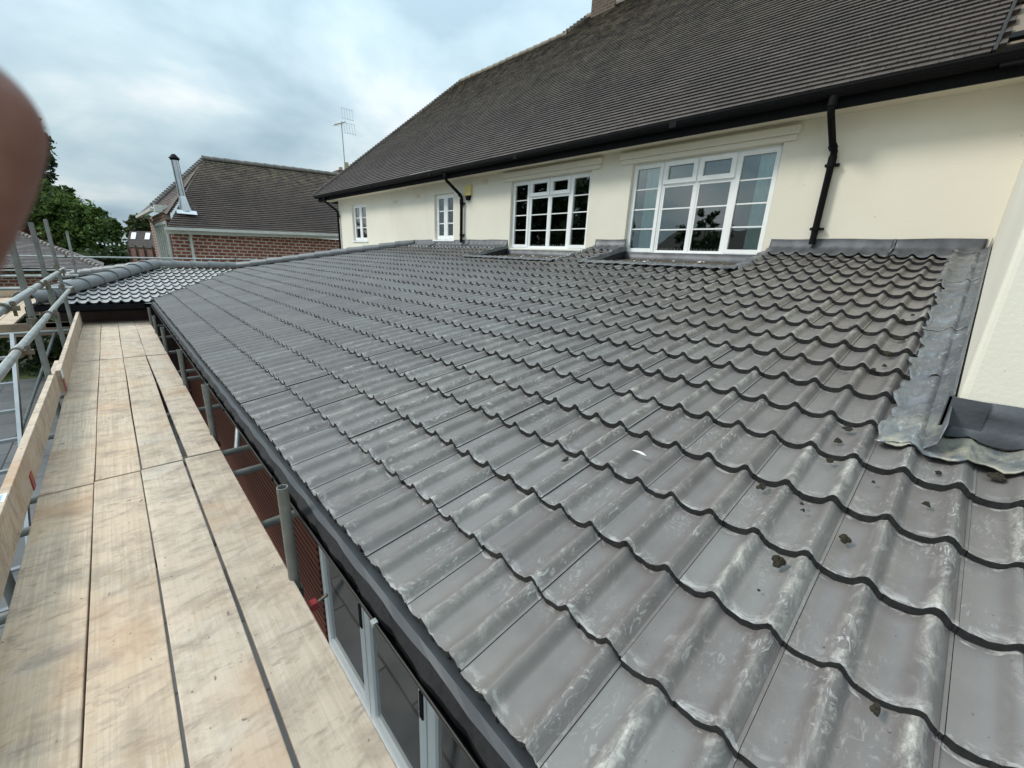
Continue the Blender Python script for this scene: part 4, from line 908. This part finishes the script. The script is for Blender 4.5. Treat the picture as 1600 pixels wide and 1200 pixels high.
# chimney with aerial beyond
c0 = at(540, 273, Y=30)
mb = MB(); mb.box((c0[0]-.55, 29.6, c0[2]-1.5), (c0[0]+.75, 30.4, c0[2]+.02)); mb.box((c0[0]-.62, 29.5, c0[2]+.02), (c0[0]+.82, 30.5, c0[2]+.16)); ch = mb.build('chimney', M['brick_ch'], bh)
mb = MB(); mb.tube((c0[0]+.1, 30, c0[2]+.16), (c0[0]+.1, 30, c0[2]+.75), .17, 14, r1=.14, hollow=True); mb.tube((c0[0]-.3, 30, c0[2]+.16), (c0[0]-.3, 30, c0[2]+.4), .14, 14, r1=.12, hollow=True); mb.build('chimney_pot', simple('buff_pot', (.36, .30, .19), .8), ch)
a0 = at(540, 272, Y=29.45); a1 = at(534, 190, Y=29.45); a1[0] = a0[0]-.05
ae = empty('television_aerial', a0, 'tall thin television aerial on a mast strapped to the far chimney', 'aerial')
mb = MB(); mb.tube(a0+(0, 0, -.1), a1, .030, 8); mb.build('mast', M['galv'], ae)
mb = MB(); b0 = a1+(-.5, 0, -.3); b1 = a1+(.3, .1, .05); mb.tube(b0, b1, .018, 6)
for k in range(9): q = b0+(b1-b0)*k/9; mb.tube(q+(0, -.22, .0), q+(0, .22, 0), .014, 5); mb.tube(q+(-.05, 0, -.12), q+(.05, 0, .12), .014, 5)
mb.build('boom', M['galv'], ae)
mb = MB()
for sx_, sz_ in ((.15, .45), (.25, -.35)):
    for k in range(5): mb.tube(b1+(sx_-.35+k*.17, -.1, sz_-.32), b1+(sx_-.35+k*.17-.06, -.1, sz_+.32), .008, 5)
    for k in range(2): mb.tube(b1+(sx_-.4, -.1, sz_-.28+.55*k), b1+(sx_+.36, -.1, sz_-.28+.55*k), .008, 5)
mb.build('reflector', M['galv'], ae)
# ------------------------------------------------------------------ left bungalow
lh = empty('bungalow', (-6, 33, GZ), 'low house at left with a grey brown hipped tile roof behind the scaffold rails', 'house')
cR = at(162, 421, Y=29.0); tR = at(12, 357, Y=33.4); eL = np.array([-16, 29.0, cR[2]]); tL = np.array([-16, 33.4, tR[2]])
mb = MB(); plain_tiles(mb, eL, cR, tR, tL, .22, .16, None, .035, .006); mb.add([eL, cR, tR, tL], [(0, 1, 2, 3)], 0, .2)
bR = np.array([cR[0], 37.8, cR[2]]); mb.add([cR, bR, tR], [(0, 1, 2)], 0, .2); mb.add([eL+(0, 8.8, 0), bR, tR, tL], [(3, 2, 1, 0)], 0, .2); mb.build('roof', M['plain_left'], lh)
mb = MB(); n = 26
for k in range(n): mb.tube(cR+(tR-cR)*k/n+(0, 0, .05), cR+(tR-cR)*(k+1.4)/n+(0, 0, .01), .12, 8, r1=.08)
mb.build('hip_tiles', simple('pale_hip_tile', (.22, .19, .17), .8, .2, 4), lh, smooth=40)
mb = MB(); mb.box((-16, 29.35, GZ), (cR[0]-.35, 37.4, cR[2])); mb.build('wall', M['brick_far'], lh)
mb = MB(); mb.box((-16, 28.86, cR[2]-.14), (cR[0], 28.97, cR[2]-.02)); mb.build('gutter', M['black'], lh)
# ------------------------------------------------------------------ trees, hedges, far things
LF = {'mid': mat_leaf('mid_green_leaf', (.022, .045, .009), (.072, .12, .022), (.14, .20, .048)), 'dark': mat_leaf('dark_green_leaf', (.015, .03, .010), (.042, .068, .024), (.085, .12, .045)),
      'copper': mat_leaf('copper_leaf', (.03, .010, .008), (.075, .022, .016), (.13, .04, .03)), 'olive': mat_leaf('olive_leaf', (.03, .04, .015), (.07, .09, .03), (.12, .14, .05))}
def crown(mb, blobs, n, ls):
    tot = sum(r_**2 for _, r_ in blobs)
    for c, r_ in blobs:
        c = np.array(c, float); k = int(n*r_**2/tot)
        sub = rng.normal(size=(max(6, k//45), 3)); sub /= np.linalg.norm(sub, axis=1)[:, None]; sub *= (rng.random((len(sub), 1))**.35)*r_*.95
        for i in range(k):
            s_ = sub[rng.integers(len(sub))]; p = c+s_*np.array([1, 1, .85])+rng.normal(size=3)*r_*.13
            d = rng.normal(size=3); d /= np.linalg.norm(d); e_ = np.cross(d, rng.normal(size=3)); e_ /= np.linalg.norm(e_); q = ls*(.5+rng.random())
            tv = float(np.clip(.45+.25*rng.normal()+.25*math.sin(s_[0]*2.1/r_*3+s_[2]*3/r_), 0, 1))
            mb.add([p-d*q*.6, p+e_*q*.35, p+d*q*.6, p-e_*q*.35], [(0, 1, 2, 3)], 0, tv)
def tree(name, label, cat, base, blobs, n, ls, leaf, group=None, trunk=.3):
    t = empty(name, base, label, cat, group); base = np.array(base, float); mb = MB()
    top = np.mean([b[0] for b in blobs], axis=0)
    mb.path([base, base*.6+np.array(top)*.4+np.array([.1, 0, 0]), np.array(top)], [trunk, trunk*.75, trunk*.25], 8)
    for c, r_ in blobs: mb.path([base*.55+np.array(top)*.45, np.array(c)*.7+top*.3*1.0, np.array(c)], [trunk*.4, trunk*.22, trunk*.06], 6)
    mb.build('trunk', M['bark'], t, smooth=60); mb = MB(); crown(mb, blobs, n, ls); mb.build('crown', LF[leaf], t)
def pb(px, py, rp_, D): p = at(px, py, D=D); return (p, rp_/FPX*D)
G_T = 'trees beyond the left bungalow'
bl = [pb(-30, 250, 60, 40), pb(22, 260, 36, 40), pb(40, 235, 24, 40), pb(52, 250, 16, 40), pb(10, 195, 40, 40), pb(-60, 180, 70, 40), pb(55, 278, 14, 40), pb(20, 310, 40, 40), pb(58, 238, 19, 40), pb(48, 215, 22, 40), pb(66, 226, 15, 40), pb(70, 248, 13, 40), pb(58, 205, 14, 40), pb(48, 275, 26, 40), pb(62, 264, 16, 40), pb(30, 225, 34, 40), pb(70, 295, 10, 40)]
tree('broadleaf_tree', 'tall dark tree rising behind the blurred finger', 'tree', (bl[0][0][0], bl[0][0][1], GZ), bl, 26000, .28, 'dark', G_T, .45)
bl = [pb(70, 330, 38, 36), pb(105, 335, 34, 36), pb(135, 345, 28, 36), pb(158, 362, 26, 36), pb(40, 330, 40, 36), pb(95, 312, 20, 36), pb(120, 372, 36, 36), pb(70, 372, 36, 36), pb(168, 385, 22, 36), pb(150, 395, 24, 36), pb(20, 350, 40, 36), pb(178, 352, 9, 36), pb(110, 300, 9, 36), pb(72, 296, 18, 36), pb(150, 330, 12, 36)]
tree('broadleaf_tree', 'broad bright green tree left of the brick house, sloping down to the right', 'tree', (bl[1][0][0], bl[1][0][1], GZ), bl, 36000, .24, 'mid', G_T, .4)
bl = [pb(218, 358, 16, 75), pb(205, 366, 10, 75), pb(228, 350, 14, 75), pb(216, 346, 10, 75)]
tree('broadleaf_tree', 'small hazy olive tree just left of the brick house eaves', 'tree', (bl[0][0][0], bl[0][0][1], GZ), bl, 3000, .7, 'olive', G_T, .3)
bl = [pb(40, 372, 20, 43), pb(25, 360, 14, 43), pb(62, 378, 18, 43), pb(78, 388, 14, 43), pb(10, 360, 18, 43)]
bl = [(c*.80, r_*.80) for c, r_ in bl]
tree('copper_shrub', 'dark red leaved shrub above the bungalow hip', 'shrub', (bl[0][0][0], bl[0][0][1], GZ), bl, 5000, .22, 'copper', None, .15)
bl = [pb(170, 405, 26, 30), pb(190, 412, 22, 30), pb(150, 415, 22, 30), pb(205, 420, 20, 30), pb(175, 425, 24, 30)]
tree('dark_shrub', 'dark shrub filling the gap right of the bungalow roof', 'shrub', (bl[0][0][0], bl[0][0][1], GZ), bl, 5000, .22, 'dark', None, .12)
bl = [((-1.9+.5*math.sin(k*2.3), 16.6+k*.5, -3.0+.25*math.cos(k*1.7)), .75) for k in range(8)]+[((-3.4, 17+k*.7, -2.9), .8) for k in range(5)]
tree('garden_hedge', 'dark green hedge beyond the patio under the left platform', 'hedge', (-2.2, 18, GZ), bl, 9000, .13, 'dark', None, .06)
# far house with rooflights
fh = empty('far_house', at(215, 400, D=55)*np.array([1, 1, 0])+np.array([0, 0, GZ]), 'distant house with a dark roof and two rooflights beyond the fence', 'house')
a = at(196, 386, D=52); b = at(250, 388, D=52); c = at(258, 362, D=57); d = at(203, 361, D=57)
mb = MB(); plain_tiles(mb, a, b, c, d, .3, .25, None, .04, .008); mb.add([a, b, c, d], [(0, 1, 2, 3)]); mb.build('roof', M['plain'], fh)
mb = MB(); n_ = np.cross(b-a, d-a); n_ /= np.linalg.norm(n_); n_ *= np.sign(n_[2])
mb.add([a+(0, .2, 0), b+(0, .2, 0), b*np.array([1, 1, 0])+np.array([0, .2, GZ]), a*np.array([1, 1, 0])+np.array([0, .2, GZ])], [(0, 1, 2, 3)]); mb.build('wall', M['brick_far'], fh)
def BL(s_, t_): return a*(1-s_)*(1-t_)+b*s_*(1-t_)+c*s_*t_+d*(1-s_)*t_
for s_ in (.10, .5):
    mb = MB(); mb.add([BL(s_, .45)+n_*.12, BL(s_+.13, .45)+n_*.12, BL(s_+.11, .85)+n_*.12, BL(s_-.02, .85)+n_*.12], [(0, 1, 2, 3)]); o = mb.build('rooflight', M['sticker'], fh); solidify(o, .08)
fn = empty('garden_fence', at(222, 415, D=27)*np.array([1, 1, 0])+np.array([0, 0, GZ]), 'red brown close boarded fence between the trees and the brick house', 'fence')
f0 = at(200, 388, D=28); f1 = at(243, 392, D=25.5); mb = MB(); n = 26
for k in range(n):
    p = f0+(f1-f0)*(k+.5)/n; q = f0+(f1-f0)*(k+.04)/n; q2 = f0+(f1-f0)*(k+.96)/n; z = p[2]+.03*random.random()
    mb.prism([(q[0], q[1], GZ), (q2[0], q2[1], GZ), (q2[0], q2[1], z), (q[0], q[1], z)], (.02, .03, 0), 0, random.random())
mb.build('boards', M['fence'], fn)
for f in (.05, .35, .65, .95):
    p = f0+(f1-f0)*f; mb = MB(); mb.tube((p[0]-.05, p[1]-.08, GZ), (p[0]-.05, p[1]-.08, p[2]+.25), .05, 8); mb.build('post', M['brownfascia'], fn)
# string of garden bulbs
sl = empty('string_lights', at(170, 380, D=28), 'string of small white garden bulbs hung before the trees', 'string lights')
pts = [at(x, y, D=28) for x, y in ((152, 378), (160, 379), (166, 381), (172, 380), (178, 379), (186, 381), (195, 379), (202, 376))]
mb = MB(); mb.path(pts, .012, 5); mb.build('cable', M['black'], sl)
for p in pts[:-1]: mb = MB(); mb.tube(p+(0, 0, -.13), p, .05, 8, r1=.03); mb.build('bulb', M['sticker'], sl)
# trees and a house behind the photographer, mirrored in the window panes
def bt(x, y, z, r_): return (np.array([x, y, z], float), r_)
tree('garden_tree', 'round garden tree at the left outside the frame, mirrored in the large window', 'tree', (-15.5, 12.2, GZ), [bt(-15.5, 12.2, .8, 1.5), bt(-15.5, 11.6, 1.9, 1.1), bt(-15.2, 12.9, 1.9, 1.0), bt(-15.5, 12.2, 3.0, .8), bt(-15.5, 13.2, .2, 1.2), bt(-15.5, 11.2, 0, 1.2)], 4000, .22, 'dark', None, .25)
tree('garden_tree', 'wide tall garden tree outside the frame, mirrored in the far large window', 'tree', (-16, 26, GZ), [bt(-16, 26, 1.5, 4), bt(-16, 22.5, 1.4, 2.6), bt(-16, 30, 1.5, 4), bt(-16, 26, 5, 3), bt(-16, 29, 5.4, 3), bt(-16, 23, 4.5, 2.4), bt(-16, 32.5, 3, 3.6), bt(-16, 26, -1.5, 3.5), bt(-16, 27.5, 7.6, 2.4), bt(-16, 24, 7, 2), bt(-16, 31, 7.4, 2.6), bt(-16, 20.3, 5, 1.8), bt(-16, 20.5, 3, 2), bt(-16, 21.5, 7, 2)], 15000, .42, 'dark', None, .4)
gb = empty('garden_house', (-20, 13, GZ), 'brick house across the garden outside the frame, mirrored in the large window', 'house')
mb = MB(); mb.box((-24, 7, GZ), (-19, 18.5, .6)); mb.build('wall', M['brick_far_y'], gb)
mb = MB(); mb.add([(-18.6, 6.6, .5), (-18.6, 18.9, .5), (-21.5, 17.0, 2.9), (-21.5, 8.6, 2.9), (-24.4, 6.6, .5), (-24.4, 18.9, .5)], [(0, 1, 2, 3), (1, 5, 2), (0, 3, 4), (3, 2, 5, 4)]); mb.build('roof', M['plain'], gb)

# ------------------------------------------------------------------ finger before the lens
ms = Mat('brown_skin', .5, .4); cc = ms.mix(ms.rng(ms.noise(220, 5, .6), .3, .7), (.15, .062, .045), (.20, .09, .068)); ms.col(cc); ms.b.inputs['Subsurface Weight'].default_value = .12; ms.b.inputs['Subsurface Radius'].default_value = (.01, .004, .002); ms.b.inputs['Subsurface Scale'].default_value = .3
ms.bump(ms.noise(700, 5, .6), .25, .0005); M['skin'] = ms.m
tip = at(-86, 182, D=.062); mid_ = at(-122, 300, D=.058); base_ = at(-330, 620, D=.05); 
def lerp(a, b, t): return a+(b-a)*t
ax = [tip, lerp(tip, mid_, .5), mid_, lerp(mid_, base_, .3), lerp(mid_, base_, .65), base_, base_+(base_-mid_)*.8]
t = (tip-mid_)/np.linalg.norm(tip-mid_); ths = np.linspace(0, math.pi/2, 7)[1:]
RF = .0107
pts = [tip+t*RF*1.05*math.sin(th) for th in ths[::-1]]+ax; rad = [max(.0004, RF*math.cos(th)) for th in ths[::-1]]+[RF, RF*.98, RF*.90, RF*.92, RF*1.02, RF*.98, RF*1.05]
mb = MB(); mb.path(pts, rad, 20); o = mb.build('finger', M['skin'], smooth=True, org=base_); o.modifiers.new('sub', 'SUBSURF').levels = 1; o.modifiers['sub'].render_levels = 2
tag(o, 'blurred brown fingertip reaching into the upper left edge close to the lens', 'finger')
